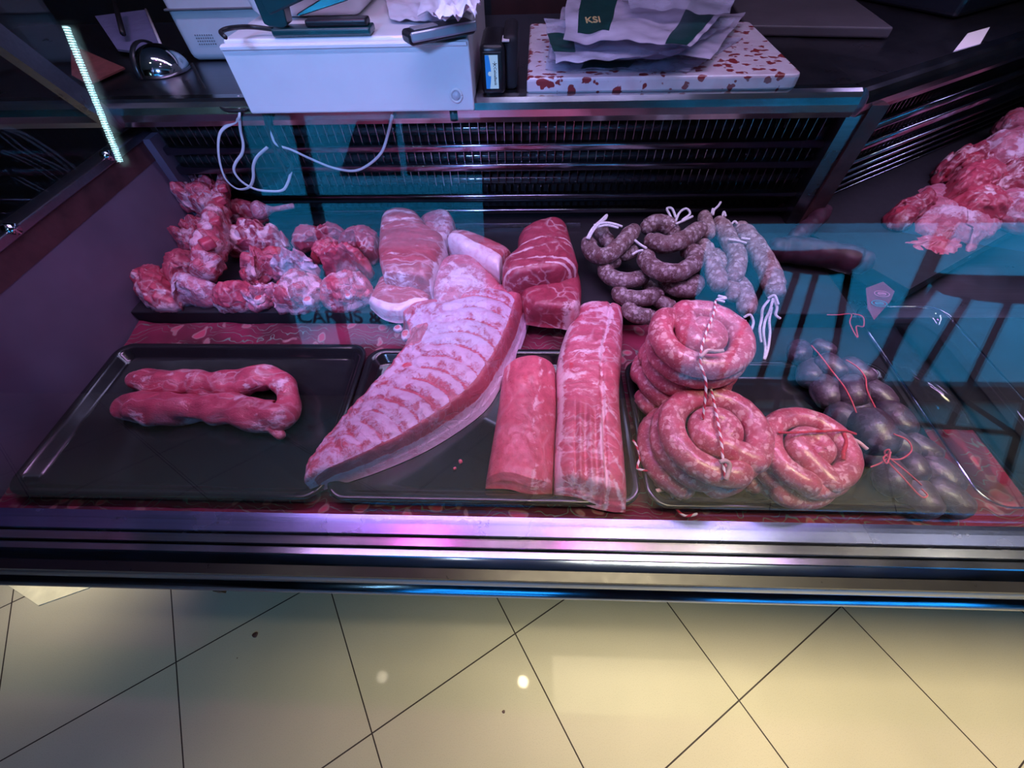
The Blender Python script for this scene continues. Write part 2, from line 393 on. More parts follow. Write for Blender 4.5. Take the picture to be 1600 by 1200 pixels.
def cr(P, n, closed=False):
    """Catmull-Rom through points, n samples evenly spaced by length"""
    P = [Vector(p) for p in P]; m = len(P); dense = []
    segs = m if closed else m-1
    for i in range(segs):
        if closed: p0, p1, p2, p3 = P[i-1], P[i], P[(i+1) % m], P[(i+2) % m]
        else:
            p1, p2 = P[i], P[i+1]; p0 = P[i-1] if i else p1*2-p2; p3 = P[i+2] if i+2 < m else p2*2-p1
        for k in range(16):
            t = k/16; dense.append(.5*((2*p1)+(p2-p0)*t+(2*p0-5*p1+4*p2-p3)*t*t+(3*p1-p0-3*p2+p3)*t**3))
    dense.append(P[0].copy() if closed else P[-1].copy())
    L = [0.0]
    for a, b in zip(dense, dense[1:]): L.append(L[-1]+(b-a).length)
    out = []; j = 0; N = n if closed else n-1
    for k in range(n):
        d = L[-1]*k/N
        while j < len(L)-2 and L[j+1] < d: j += 1
        f = (d-L[j])/max(1e-9, L[j+1]-L[j]); out.append(dense[j].lerp(dense[j+1], min(1, max(0, f))))
    return out
def tube_geo(path, r, n=12, caps=True, round_=False, rfun=None, amp=0.0, seed=0, flat=1.0, twist=0.0, amps=60.0, up0=None):
    """tube along path; r number or list"""
    path = [Vector(p) for p in path]; N = len(path); V = []; F = []; C = []
    T = [(path[min(i+1, N-1)]-path[max(i-1, 0)]).normalized() for i in range(N)]
    up = Vector(up0) if up0 else Vector((0, 0, 1))
    if abs(T[0].dot(up)) > .95: up = Vector((0, 1, 0))
    u = (up-T[0]*up.dot(T[0])).normalized(); dist = 0.0
    rr = r if isinstance(r, (list, tuple)) else [r]*N
    pts, rad, tg = list(path), list(rr), list(T)
    if round_:
        K = 5
        pre = [(path[0]-T[0]*rr[0]*math.cos(k/K*math.pi/2)*.8, rr[0]*math.sin(k/K*math.pi/2), T[0]) for k in range(1, K)]
        post = [(path[-1]+T[-1]*rr[-1]*math.sin(k/K*math.pi/2)*.8, rr[-1]*math.cos(k/K*math.pi/2), T[-1]) for k in range(1, K)]
        pts = [p[0] for p in pre]+pts+[p[0] for p in post]; rad = [p[1] for p in pre]+rad+[p[1] for p in post]; tg = [p[2] for p in pre]+tg+[p[2] for p in post]
    for i, (p, q, t) in enumerate(zip(pts, rad, tg)):
        if i: dist += (p-pts[i-1]).length
        u = (u-t*u.dot(t)).normalized(); w = t.cross(u)
        for j in range(n):
            a = 2*math.pi*j/n
            d = u*math.cos(a)*flat+w*math.sin(a)
            rad_ = q
            if amp:
                pp = p+d*q
                rad_ = q*(1+amp*noise.noise(pp*amps+Vector((seed, 0, 0)))+amp*.6*noise.noise(pp*amps*.35+Vector((0, seed, 0))))
            V.append(p+d*rad_)
            C.append((.5+.5*math.sin(a+dist*twist), 0, 0) if twist else (0, 0, 0))
    m = len(pts)
    for i in range(m-1):
        for j in range(n):
            F.append((i*n+j, i*n+(j+1) % n, (i+1)*n+(j+1) % n, (i+1)*n+j))
    if caps: F.append(tuple(reversed(range(n)))); F.append(tuple(range((m-1)*n, m*n)))
    return V, F, C
def tube(name, path, r, mat, parent=None, n=12, samples=None, closed=False, mixed=False, **k):
    lab = k.pop('label', None)
    P = cr(path, samples, closed) if samples else path
    V, F, C = tube_geo(P, r, n, **k)
    return mk(name, V, F, mat, parent, True, mix=C if mixed else None, label=lab)
def lathe_geo(prof, c, n=24):
    V = [(c[0]+r*math.cos(2*math.pi*j/n), c[1]+r*math.sin(2*math.pi*j/n), c[2]+z) for r, z in prof for j in range(n)]
    F = [(i*n+j, i*n+(j+1) % n, (i+1)*n+(j+1) % n, (i+1)*n+j) for i in range(len(prof)-1) for j in range(n)]
    F.append(tuple(reversed(range(n)))); F.append(tuple(range((len(prof)-1)*n, len(prof)*n)))
    return V, F
def lathe(name, prof, c, mat, parent=None, n=24, **k):
    V, F = lathe_geo(prof, c, n); return mk(name, V, F, mat, parent, True, **k)
def sstep(a, b, x):
    t = min(1, max(0, (x-a)/(b-a))); return t*t*(3-2*t)
def fb(p, s, seed=0.0, o=3):
    return .62*noise.fractal(Vector(p)*s+Vector((seed*3.1, seed*1.7, seed*.9)), .8, 2.1, o)
def textobj(name, s, size, loc, rot, mat, parent=None, ext=.0004, align='LEFT', sx=1.0):
    c = bpy.data.curves.new(name, 'FONT'); c.body = s; c.size = size; c.extrude = ext; c.align_x = align; c.offset = size*.018
    tmp = bpy.data.objects.new(name+'_source', c); COL.objects.link(tmp)
    bpy.context.view_layer.update()
    me = bpy.data.meshes.new_from_object(tmp.evaluated_get(bpy.context.evaluated_depsgraph_get()))
    bpy.data.objects.remove(tmp); me.name = name
    for v in me.vertices: v.co.x *= sx
    me.materials.clear(); me.materials.append(M[mat])
    o = bpy.data.objects.new(name, me); COL.objects.link(o)
    org = ORG.get(parent, Vector((0, 0, 0)))
    if parent: o.parent = parent
    o.location = Vector(loc)-org; o.rotation_euler = rot; return o

def chunk(name, out, z0, h, mat, label=None, cat='meat', group=None, parent=None, seed=1, p=2.6, amp=.006, af=28, fatb=.2, fatn=1.2,
          rim=.0, blood=.0, dark=0.0, n=110, K=22, kz=.5, tilt=(0, 0), facet=0.0, fsc=22, world=False, even=False):
    """lump of meat standing on z0, from its outline in the photograph"""
    lo, hi = min(q[1] for q in out), max(q[1] for q in out)
    P = [Vector(q) if world else at(q[0], q[1], z0+h*(.5 if even else .80-.72*(q[1]-lo)/(hi-lo))) for q in out]
    P = [Vector((q.x, q.y, 0)) for q in P]
    P = cr(P, n, True)
    c = sum(P, Vector())/len(P); V = []; F = []; C = []
    for k in range(K+1):
        t = k/K*math.pi/2; s = math.cos(t)**(2/p) if k < K else 0.0; zf = math.sin(t)**(2/p) if k else 0.0
        for q in P:
            w = c+(q-c)*s
            hh = h*(1+tilt[0]*(w.x-c.x)/.1+tilt[1]*(w.y-c.y)/.1)
            z = z0+hh*zf
            b = Vector((w.x, w.y, z)); inside = min(1, zf*2)
            d = Vector((fb(b, af, seed)+.45*fb(b, 95, seed), fb(b, af, seed+9)+.45*fb(b, 95, seed+2), fb(b, af*.8, seed+5)*1.6+.6*fb(b, 85, seed+3)))*amp*1.25
            if facet:
                vq = noise.voronoi(b*facet+Vector((seed, seed, 0)))[0]
                e = min(1, (vq[1]-vq[0])*2.2); d.z += (e-.6)*amp*1.8*inside; d += (q-c).normalized()*(e-.6)*amp*(1-zf)
            b = b+Vector((d.x, d.y, d.z*inside)); b.z = max(b.z, z0)
            V.append(b)
            ft = fatb*.7-.08+fatn*max(-.1, fb(b, fsc, seed+20, 4))+.5*fb(b, fsc*3, seed+22, 3)
            if rim: ft += rim*(1-sstep(.15, .6, zf))
            if facet: ft += .45*(1-e)
            bl = blood*sstep(.15, .4, fb(b, 30, seed+31)) if blood else 0
            C.append((min(1, ft), bl, dark*sstep(0, .5, fb(b, 15, seed+41)+.2)))
    for k in range(K):
        for j in range(n):
            F.append((k*n+j, k*n+(j+1) % n, (k+1)*n+(j+1) % n, (k+1)*n+j))
    F.append(tuple(reversed(range(n))))
    o = mk(name, V, F, mat, parent, True, mix=C)
    if label and not parent: tag(o, label, cat, group)
    return o
def knob(parent, px, py, z, r, mat='fatcap', name='bone_end', stretch=(1, 1, .8), seed=0):
    c = at(px, py, z); V = []; F = []; C = []; n, K = 18, 12
    for k in range(K+1):
        a = math.pi*k/K
        for j in range(n):
            b = 2*math.pi*j/n; d = Vector((math.sin(a)*math.cos(b)*stretch[0], math.sin(a)*math.sin(b)*stretch[1], -math.cos(a)*stretch[2]))
            q = c+d*r*(1+.22*noise.noise(d*2.2+Vector((seed, 0, 0)))); V.append(q)
            C.append((.95, 0, 0) if d.z < .8*stretch[2] else (.1, .7, 0))
    for k in range(K):
        for j in range(n): F.append((k*n+j, k*n+(j+1) % n, (k+1)*n+(j+1) % n, (k+1)*n+j))
    return mk(name, V, F, mat, parent, True, mix=C)
def patch(name, A, B, za, zb, ends, mat, hfun, cfun, z0, nu=90, nv=50, parent=None):
    """slab between two long outlines A and B of the photograph (same direction); ends = extra points (end0, end1) or None"""
    PA = cr([at(p[0], p[1], za) for p in A], nu); PB = cr([at(p[0], p[1], zb) for p in B], nu)
    V = []; F = []; C = []
    def end(pts, a, b):
        if not pts: return None
        E = [at(q[0], q[1], (za+zb)/2) for q in pts]; return cr([a]+E+[b], nv)
    E0 = end(ends[0], PA[0], PB[0]); E1 = end(ends[1], PA[-1], PB[-1])
    for i in range(nu):
        u = i/(nu-1)
        for j in range(nv):
            v = j/(nv-1); q = PA[i].lerp(PB[i], v)
            if E0: q = q+(E0[j]-PA[0].lerp(PB[0], v))*(1-u)
            if E1: q = q+(E1[j]-PA[-1].lerp(PB[-1], v))*u
            h = hfun(u, v, q); V.append(Vector((q.x, q.y, z0+h))); C.append(cfun(u, v, q))
    for i in range(nu-1):
        for j in range(nv-1):
            F.append((i*nv+j, i*nv+j+1, (i+1)*nv+j+1, (i+1)*nv+j))
    # skirt
    loop = [i*nv for i in range(nu)]+[(nu-1)*nv+j for j in range(1, nv)]+[i*nv+nv-1 for i in range(nu-2, -1, -1)]+[j for j in range(nv-2, 0, -1)]
    b0 = len(V)
    for i in loop: V.append(Vector((V[i].x, V[i].y, z0))); C.append(C[i])
    m = len(loop)
    for k in range(m): F.append((loop[k], loop[(k+1) % m], b0+(k+1) % m, b0+k))
    F.append(tuple(reversed(range(b0, b0+m))))
    return mk(name, V, F, mat, parent, True, mix=C)
def se(u, p): return max(0.0, 1-abs(2*u-1)**p)**(1/p)

# ================================================================ THE SETTING
def struct(o): o['kind'] = 'structure'; return o
YW = -1.75
struct(G().box(-4.5, 4.5, YW-.05, 4.0, -.05, 0).out('floor', 'floor'))
struct(box('ceiling', -4.5, 4.5, YW, 4.0, 2.8, 2.9, 'ceiling'))
struct(box('wall_left', -4.6, -4.5, YW, 4.0, 0, 2.8, 'plaster'))
struct(box('wall_right', 4.5, 4.6, YW, 4.0, 0, 2.8, 'plaster'))
struct(box('wall_back', -4.5, 4.5, 2.4, 2.5, 0, 2.8, 'dark'))
W1 = (-1.50, -.20, .30, 1.62); W2 = (.95, 3.7, .20, 1.10)  # solid pier between the openings is added to keep the mirrored middle dark
g = G()
for x0, x1, z0, z1 in ((-4.5, W1[0], 0, 2.8), (W1[0], W1[1], 0, W1[2]), (W1[0], W1[1], W1[3], 2.8), (W1[1], W2[0], 0, 2.8),
                       (W2[0], W2[1], 0, .06), (W2[0], W2[1], W2[3], 2.8), (W2[1], 4.5, 0, 2.8)):
    g.box(x0, x1, YW-.12, YW, z0, z1)
struct(g.out('wall_front', 'blackmatt'))
def window(name, x0, x1, z0, z1, mull=(), trans=()):
    w = G(); f = .035
    w.box(x0, x1, YW-.09, YW-.02, z0, z0+f).box(x0, x1, YW-.09, YW-.02, z1-f, z1).box(x0, x0+f, YW-.09, YW-.02, z0+f, z1-f).box(x1-f, x1, YW-.09, YW-.02, z0+f, z1-f)
    for m_ in mull: w.box(m_-.022, m_+.022, YW-.085, YW-.025, z0+f, z1-f)
    for t_ in trans: w.box(x0+f, x1-f, YW-.084, YW-.026, t_-.02, t_+.02)
    o = struct(w.out(name, 'frame'))
    p = box('window_glass', x0+f, x1-f, YW-.06, YW-.052, z0+f, z1-f, 'pane', o)
    return o
w1 = window('window_1', *W1, mull=(-1.16,), trans=(1.20,))
window('window_2', W2[0], W2[1], .06, W2[3], mull=(2.25,))
tl = textobj('shop_lettering', 'CARNS & ELABORATS', .118, (-1.44, YW-.07, .487), (math.pi/2, 0, 0), 'frame', w1, .0005)
tl.data.update()
wd = max(v.co.x for v in tl.data.vertices)
for v in tl.data.vertices: v.co.x *= 1.27/wd
# street
struct(box('ground_street', -9, 9, -10, YW-.12, -.12, -.02, 'asphalt'))
struct(box('wall_street', -9, 9, -10.2, -10, -.02, 3.2, 'facade'))
def car():
    t = thing('parked_van', 'pale parked van seen mirrored in the case glass', 'van', (-1.9, -7.2, 0))
    prof = [(-2.5, .35), (-2.5, 1.05), (-1.9, 1.25), (-1.2, 2.2), (-.8, 2.35), (2.1, 2.35), (2.4, 1.8), (2.45, .35)]
    g = G(); n = len(prof)
    y0, y1 = -8.0, -6.3
    rows = []
    V = []
    for (yy, k) in ((y0, .93), (y0-.0, 1), (y1, 1), (y1, .93)):
        for (x, z) in prof: V.append((-1.9+x*(k if yy in (y0, y1) else 1), yy+(0 if k == 1 else (.06 if yy == y1 else -.06)), .35+(z-.35)*k))
    F = [(r*n+i, r*n+(i+1) % n, (r+1)*n+(i+1) % n, (r+1)*n+i) for r in range(3) for i in range(n)]+[tuple(reversed(range(n))), tuple(range(3*n, 4*n))]
    mk('body_shell', V, F, 'carpaint', t, False)
    for a, b in (((-2.85, 1.3), (-1.9, 2.0)), ((-1.8, 1.3), (-.6, 2.0))):
        mk('side_window', [(a[0], -6.215, a[1]), (b[0], -6.215, a[1]), (b[0], -6.225, b[1]), (a[0]+.4*(a[0] < -2.5), -6.225, b[1])], [(0, 1, 2, 3)], 'carglass', t, False)
    for x in (-3.5, -.45):
        for y in (-6.35, -7.95):
            T = tube_geo([Vector((x, y-.1, .33)), Vector((x, y+.1, .33))], .33, 24); mk('wheel', T[0], T[1], 'rubber', t)
car()
def stool(x, y, label, s=1.0, rz=0.0, w=1.0):
    t = thing('bar_stool', label, 'stool', (x, y, 0), 'black bar stools by the shop window')
    R_ = lambda a, b: (x+a*math.cos(rz)-b*math.sin(rz), y+a*math.sin(rz)+b*math.cos(rz))
    hs = .72*s
    V = []; F = []; n = 20
    for zz, rr in ((hs-.01, .13), (hs, .17), (hs+.02, .185), (hs+.045, .18), (hs+.05, .14), (hs+.042, .05)):
        for j in range(n):
            a = 2*math.pi*j/n; px_, py_ = R_(rr*w*math.cos(a), rr*math.sin(a)*.95); V.append((px_, py_, zz+(.03*math.cos(a)**2 if rr > .15 else 0)))
    F = [(k*n+j, k*n+(j+1) % n, (k+1)*n+(j+1) % n, (k+1)*n+j) for k in range(5) for j in range(n)]+[tuple(reversed(range(n))), tuple(range(5*n, 6*n))]
    mk('seat', V, F, 'stool', t)
    for sx, sy in ((-1, -1), (1, -1), (1, 1), (-1, 1)):
        a = R_(.11*sx*w, .10*sy); b = R_(.21*sx*w, .20*sy)
        T = tube_geo([Vector((a[0], a[1], hs)), Vector((b[0], b[1], 0.0))], .016, 10); mk('leg', T[0], T[1], 'stool', t)
    q = [R_(.175*sx*w, .165*sy) for sx, sy in ((-1, -1), (1, -1), (1, 1), (-1, 1))]
    T = tube_geo([Vector((a[0], a[1], .25)) for a in q]+[Vector((q[0][0], q[0][1], .25))], .013, 8); mk('footrest', T[0], T[1], 'stool', t)
    return t
stool(1.30, -1.36, 'black bar stool mirrored between the pale sausages and the dark blood sausages', 1.28)
stool(2.02, -1.22, 'black bar stool mirrored beside the clear acrylic bin', 1.16, .2, 1.35)
# led tube of the shop front, seen mirrored at the top of the case
t = thing('light_tube', 'cold glowing light tube mirrored in the case glass above the plum panel', 'lamp', (-2.06, -1.68, 1.38))
box('tube_housing', -2.10, -2.02, -1.73, -1.70, 1.36, 1.94, 'grey', t)
T = tube_geo([Vector((-2.06, -1.685, 1.385)), Vector((-2.06, -1.685, 1.915))], .0095, 12); mk('glowing_tube', T[0], T[1], 'tube', t)

# ceiling spots
def downlight(x, y, mat, colr, power, label, ang=50):
    t = thing('ceiling_spot', label, 'lamp', (x, y, 2.8), 'round ceiling spots')
    lathe('lamp_ring', [(.075, 0), (.075, -.012), (.055, -.03), (.05, -.03), (.05, -.006)], (x, y, 2.8), 'chrome', t)
    lathe('lamp_bulb', [(.047, -.010), (.047, -.018), (.02, -.024)], (x, y, 2.8), mat, t)
    l = spot('spot_light', (x, y, 2.75), power, colr, ang, (0, -.28, -1)); return t
WH = (1.0, .82, .50)
for x, y, pw, lb in ((-1.2, .0, 12, 'white ceiling spot above the bumper rail towards the plum panel'), (.0, .0, 42, 'white ceiling spot above the pork loins'),
                     (1.15, .5, 2, 'white ceiling spot above the striped sausage coils'), (2.3, .5, 2, 'white ceiling spot above the blood sausages'),
                     (3.4, .5, 2, 'white ceiling spot beyond the clear bin')):
    downlight(x, y, 'lampwhite', WH, pw, lb)
for x, y, lb in ((-.58, .5, 'magenta ceiling spot over the rib rack'), (.37, .5, 'magenta ceiling spot over the sausage coils')):
    downlight(x, y, 'lamppink', (1, .25, .85), 3, lb)

# ================================================================ DISPLAY CASE (local frame: x along the case, built at the origin)
ZT = 1.172                                                # worktop height
def grille(parent, x0, x1, slats, y=.90):
    box('grille_back', x0, x1, y+.035, y+.045, .90, 1.135, 'fridge', parent)
    g = G(); x = x0+.01; k = 0
    while x < x1-.01:
        g.box(x, x+.0009, y-.002, y+.035, .985, 1.125)
        if k % 2 == 0: pass
        g.box(x+.0087, x+.0093, y+.012, y+.035, .925, 1.0)
        x += .0175; k += 1
    g.out('cooling_fins', 'steel', parent)
    for z_, r_ in ((1.095, .011), (1.040, .010), (.990, .011), (.945, .009)):
        T = tube_geo([Vector((x0+.01, y+.018, z_)), Vector((x1-.01, y+.018, z_))], r_, 14); mk('cooling_pipe', T[0], T[1], 'pipe', parent)
    for (za, zb) in slats:
        g = G(); hh = min(.004, (zb-za)*.4)
        pf = [(y+.004, za), (y-.008, za)]+[(y-.008-hh*math.sin(a_), zb-hh+hh*math.cos(a_)*-1+0.0 if False else za+hh-hh*math.cos(a_)) for a_ in [math.pi/2*k/5 for k in range(1, 6)]]
        pf += [(y-.008-hh*math.cos(a_), zb-hh+hh*math.sin(a_)) for a_ in [math.pi/2*k/6 for k in range(7)]]+[(y+.004, zb)]
        g.prism(list(reversed(pf)), x0, x1)
        g.out('grille_slat', 'slat', parent, True)
SL = [(1.060, 1.076), (1.020, 1.036), (.958, .968), (.922, .933)]
case = thing('display_case', 'steel refrigerated butcher case with sloping glass front and plum grey end panel', 'display case', (0, 0, 0))
XL, XC = -.79, .60
box('case_body', -.82, 1.9, .27, .95, .02, .84, 'steel_dark', case)
# decks
g = G(); g.box(-.79, 1.9, .17, .60, .84, .868); g.out('deck', 'blackmatt', case)
g = G(); g.box(-.79, .62, .572, .93, .84, .905, .003); g.out('rear_shelf', 'blackmatt', case)
grille(case, -.775, .60, SL)
g = G(); g.prism([(.842, .905), (.842, .915), (.856, .918), (.856, .905)], -.60, .125); g.out('shelf_lip', 'steel', case)
# frame of the grille at the plum panel
g = G(); g.box(-.79, -.772, .872, .905, .905, 1.10); g.out('grille_frame', 'wallpanel', case)
g = G(); g.box(.598, .628, .868, .90, .893, 1.145); g.out('corner_post', 'steel_dark', case, label='dull steel corner post')
g = G(); g.box(.628, .66, .862, .905, .893, 1.145); g.out('corner_post', 'rustrail', case, label='brown corner post')
# worktop with rounded steel edge
g = G(); g.box(-1.4, .602, .862, 1.42, 1.135, ZT, .002); g.out('worktop', 'steel_dark', case)
pr_ = [(.875, 1.142)]+[(.862-.013*math.sin(a), 1.158-.014*math.cos(a)) for a in [math.pi*k/8 for k in range(9)]]+[(.875, ZT)]
G().prism([(.866, 1.128), (.852, 1.130), (.848, 1.140), (.847, 1.152), (.849, 1.163), (.854, 1.170), (.862, 1.1735), (.88, 1.1735), (.88, 1.128)], -1.4, .592).out('worktop_edge', 'steel', case)
# plum end panel + glass channel
g = G(); g.box(-.812, XL, .155, .895, .84, 1.06); g.out('end_panel', 'wallpanel', case)
g = G(); g.box(-.816, XL+.001, .15, .90, 1.06, 1.098); g.out('glass_channel', 'rustrail', case)
g = G(); g.box(-.820, -.786, .14, .91, 1.098, 1.112, .002); g.out('channel_cap', 'steel_dark', case)
for px, py in ((15, 358), (165, 243)):
    c = at(px, py, x=XL); T = tube_geo([c+Vector((-.004, 0, 0)), c+Vector((.010, 0, 0))], .0085, 16); mk('chrome_bolt', T[0], T[1], 'chrome', case)
g = G(); g.box(-.806, -.798, .30, .88, 1.112, 1.50); g.out('side_glass', 'glass', case)
g = G(); g.quad([(-.79, .84, 1.125), (-.79, .87, 1.13), (-.79, .74, 1.36), (-.79, .71, 1.34)], .02); g.out('side_brace', 'steel_dark', case)
# sloping front glass
ga = math.radians(13); gy, gz = .178, .886
def gp(x, s, o=0.0): return (x, gy+s*math.sin(ga)-o*math.cos(ga), gz+s*math.cos(ga)+o*math.sin(ga))
V = [gp(-.80, 0), gp(1.9, 0), gp(1.9, .64), gp(-.80, .64), gp(-.80, 0, .006), gp(1.9, 0, .006), gp(1.9, .64, .006), gp(-.80, .64, .006)]
mk('front_glass', V, [(3, 2, 1, 0), (4, 5, 6, 7), (0, 1, 5, 4), (1, 2, 6, 5), (2, 3, 7, 6), (3, 0, 4, 7)], 'glass', case, False)
# canopy with the meat lamps
g = G(); g.box(-.80, 1.9, .36, .52, 1.515, 1.535); g.out('canopy', 'steel_dark', case)
# front profiles and bumper
BX0, BX1 = -1.6, 2.2
def strip(name, prof, mat, x0=BX0, x1=BX1, smooth=False): return G().prism([(p[0]-.012, p[1]) for p in prof], x0, x1).out(name, mat, case, smooth)
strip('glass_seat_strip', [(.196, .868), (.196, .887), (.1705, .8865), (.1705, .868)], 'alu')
strip('groove', [(.1705, .86), (.1705, .868), (.120, .862), (.120, .84)], 'black')
strip('upper_trim', [(.1685, .868), (.1685, .877), (.1575, .877), (.1575, .868)], 'steel')
strip('lower_trim', [(.1555, .864), (.1550, .8695), (.146, .8705), (.144, .864)], 'steel')
def bprof(cy_, cz_, ry, rz_, a0, a1, n=14): return [(cy_-ry*math.sin(a), cz_+rz_*math.cos(a)) for a in [math.radians(a0+(a1-a0)*k/n) for k in range(n+1)]]
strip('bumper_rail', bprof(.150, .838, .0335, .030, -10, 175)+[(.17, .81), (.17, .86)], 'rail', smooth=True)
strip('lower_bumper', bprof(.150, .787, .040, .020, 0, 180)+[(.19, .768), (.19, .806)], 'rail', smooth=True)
strip('kick_panel', [(.27, 0.03), (.27, .84), (.19, .84), (.19, .78), (.255, .74), (.255, .03)], 'steel_dark', -.82, 1.9)
g = G(); g.box(-.56, -.47, .108, .135, .758, .767, .001).box(-.482, -.470, .100, .13, .752, .767); g.out('black_bracket', 'black', case)
# white marble-like foot of the case at the end
g = G(); g.box(-1.6, -.79, .1600, .1835, .8866, .8885); g.out('strip_paper', 'white', case, label='white strip end')

# adjoining section turned about thirty degrees
case2 = thing('display_case', 'adjoining section of the butcher case turned away behind the blood sausages', 'display case', (.602, .853, 0), rotz=math.radians(31))
def to2(x, y): return (x, y-.853)
g = G(); g.box(0, 1.5, .012, .60, 1.135, ZT-.0012); g.out('worktop', 'steel_dark', case2)
G().prism([(.013, 1.128), (-.001, 1.130), (-.005, 1.140), (-.006, 1.152), (-.004, 1.163), (.001, 1.170), (.009, 1.1735), (.03, 1.1735), (.03, 1.128)], .0, 1.5).out('worktop_edge', 'steel', case2)
grille(case2, .03, 1.5, [(1.050, 1.070), (1.008, 1.026), (.978, .988), (.958, .966), (.940, .947), (.922, .929), (.907, .912)], y=.047)
box('shelf', .02, 1.5, -.26, .09, .870, .905, 'blackmatt', case2)

# ================================================================ CLOTH AND TRAYS
V = []; F = []; nx, ny = 190, 60; th = .0015
for s in (0, 1):
    for i in range(nx):
        for j in range(ny):
            x = -.785+1.5*i/(nx-1); y = .186+.384*j/(ny-1)
            w = .0035*noise.noise(Vector((x*26, y*9, 3)))+.0018*noise.noise(Vector((x*80, y*20, 1)))
            edge = max(0, 1-(y-.186)/.02); w += edge*(.004+.004*noise.noise(Vector((x*14, 0, 8))))
            rear = sstep(.50, .56, y); w += rear*(.008+.006*noise.noise(Vector((x*12, 0, 5))))
            lft = 1-sstep(-.785, -.755, x); w += lft*(.010+.005*noise.noise(Vector((y*20, 2, 5))))
            yy = y-.010*edge*abs(noise.noise(Vector((x*9, 4, 4))))*0
            V.append((x, yy, .8688+max(0, w*.7+.0012)+(th if s == 0 else 0)))
for i in range(nx-1):
    for j in range(ny-1):
        if (V[i*ny+j][0] > .34 and V[i*ny+j][1] > .455) or (V[i*ny+j][0] > .60 and V[i*ny+j][1] > .34): continue
        a = i*ny+j; F.append((a, a+ny, a+ny+1, a+1)); b = nx*ny+a; F.append((b, b+1, b+ny+1, b+ny))
tag(mk('floral_cloth', V, F, 'cloth'), 'maroon floral cloth spread under the black trays', 'cloth')
V = []; F = []; n = 24                                    # crumpled corner of the cloth by the panel
def tray(x0, x1, y0, y1, z, label, d=.020, flare=.012):
    V = []; F = []; n = 10
    def ring(ins, zz, r):
        k0 = len(V)
        for cx_, cy_, a0 in ((x1-ins-r, y1-ins-r, 0), (x0+ins+r, y1-ins-r, 90), (x0+ins+r, y0+ins+r, 180), (x1-ins-r, y0+ins+r, 270)):
            for j in range(n):
                a = math.radians(a0+90*j/(n-1)); V.append((cx_+r*math.cos(a), cy_+r*math.sin(a), zz))
        return k0
    R = [ring(flare+.006, z, .02), ring(flare*.7, z+.003, .026), ring(.010, z+d-.004, .028), ring(.0, z+d-.004, .030), ring(0, z+d, .030), ring(.003, z+d+.0015, .028), ring(.009, z+d, .024),
         ring(.013, z+d-.003, .022), ring(flare+.007, z+.006, .02), ring(flare+.012, z+.0025, .018)]
    m = 4*n
    for a, b in zip(R, R[1:]):
        for j in range(m): F.append((a+j, a+(j+1) % m, b+(j+1) % m, b+j))
    F.append(tuple(reversed(range(R[0], R[0]+m)))); F.append(tuple(range(R[-1], R[-1]+m)))
    o = mk('meat_tray', V, F, 'tray'); tag(o, label, 'tray', 'black display trays on the floral cloth'); return o
ZTR = .8765
tray(-.768, -.291, .201, .497, ZTR, 'black tray holding only the pork tenderloins')
tray(-.288, .165, .201, .487, ZTR, 'black tray under the rib rack and the two pork loins')
tray(.172, .612, .198, .462, ZTR, 'black tray under the sausage coils and blood sausages')
ZF = ZTR+.004                                             # tray floor

# ================================================================ BIG CUTS
# side of ribs
A_ = [(472, 748), (477, 716), (516, 663), (555, 616), (590, 582), (608, 566), (634, 529), (622, 492)]
B_ = [(505, 762), (597, 731), (676, 695), (750, 645), (780, 606), (808, 555), (831, 490)]
def hr(u, v, q):
    e = se(min(1, max(0, u)), 7)*1.0
    prof = .030+.030*math.sin(math.pi*v)**.8*.45-.006*math.cos(math.pi*v)
    side = 1-sstep(.88, 1.0, v)*.80                       # cut side drops to the tray
    up = sstep(0, .05, v)
    h = (.012+prof*up*side)*max(.12, e) + .018*sstep(.55, 1, u)*(.25+.75*up*side)
    rib = (abs(math.sin((u*17+v*2.6)*math.pi))**.6-.6)*.0050*sstep(.16, .34, v)*(1-sstep(.80, .86, v))*sstep(.05, .2, u)
    h += rib
    h += fb(q, 30, 3)*.0035*up
    if v < .22 and u < .82: h += .006*fb(q, 70, 8, 4)
    if .88 < v < .95: h += .003*fb(q, 90, 4)
    return max(.003, h)
def cr_(u, v, q):
    if v > .965: return (.92, 0, 0)
    if v > .945: return (.85, 0, 0)
    if v > .88:
        return (.12+.5*max(0, fb(q, 60, 2)), .25*sstep(.1, .4, fb(q, 40, 7)), .35)
    ln = 1-abs(math.sin((u*17+v*2.6)*math.pi))            # 1 in the furrow between two ribs
    zone = sstep(.28, .45, v)*sstep(.1, .3, u)
    w = .66+.22*fb(q, 20, 6)+.12*fb(q, 60, 16)
    w -= zone*(.62*sstep(.72, .95, ln)*(.5+1.2*max(0, .35+fb(q, 22, 15))) + .16*math.sin((u*17+v*2.6)*2*math.pi))
    w += .16*sstep(.5, .8, u)*(1-abs(v-.5))
    if u > .88: w -= 1.0*(u-.88)/.12*(.6+.8*abs(fb(q, 50, 4)))
    edge = 1-sstep(.02, .15, v)
    if edge > 0 and u < .9: w = w*(1-edge)+edge*(.18+.9*max(0, fb(q, 35, 12)))
    if u < .25: w -= .28*(1-u/.25)*(.5+fb(q, 30, 5))
    dk = .55*sstep(.70, .73, u)*(1-sstep(.80, .83, u))*sstep(.04, .07, v)*(1-sstep(.20, .25, v))
    if dk > .1: w = .0
    bl = .95 if ((u-.60)/.018)**2+((v-.26)/.035)**2 < 1 else (.55*sstep(.1, .3, fb(q, 60, 9)) if u > .955 else 0)
    return (max(0, min(1, w)), bl, dk)
o = patch('rib_rack', A_, B_, ZF+.045, ZF+.008, ([(480, 760)], [(655, 484), (700, 482), (748, 466), (795, 464), (816, 474)]), 'rib', hr, cr_, ZF, 200, 110)
tag(o, 'whole side of pork ribs lying diagonally with its pale bony inside up', 'meat')
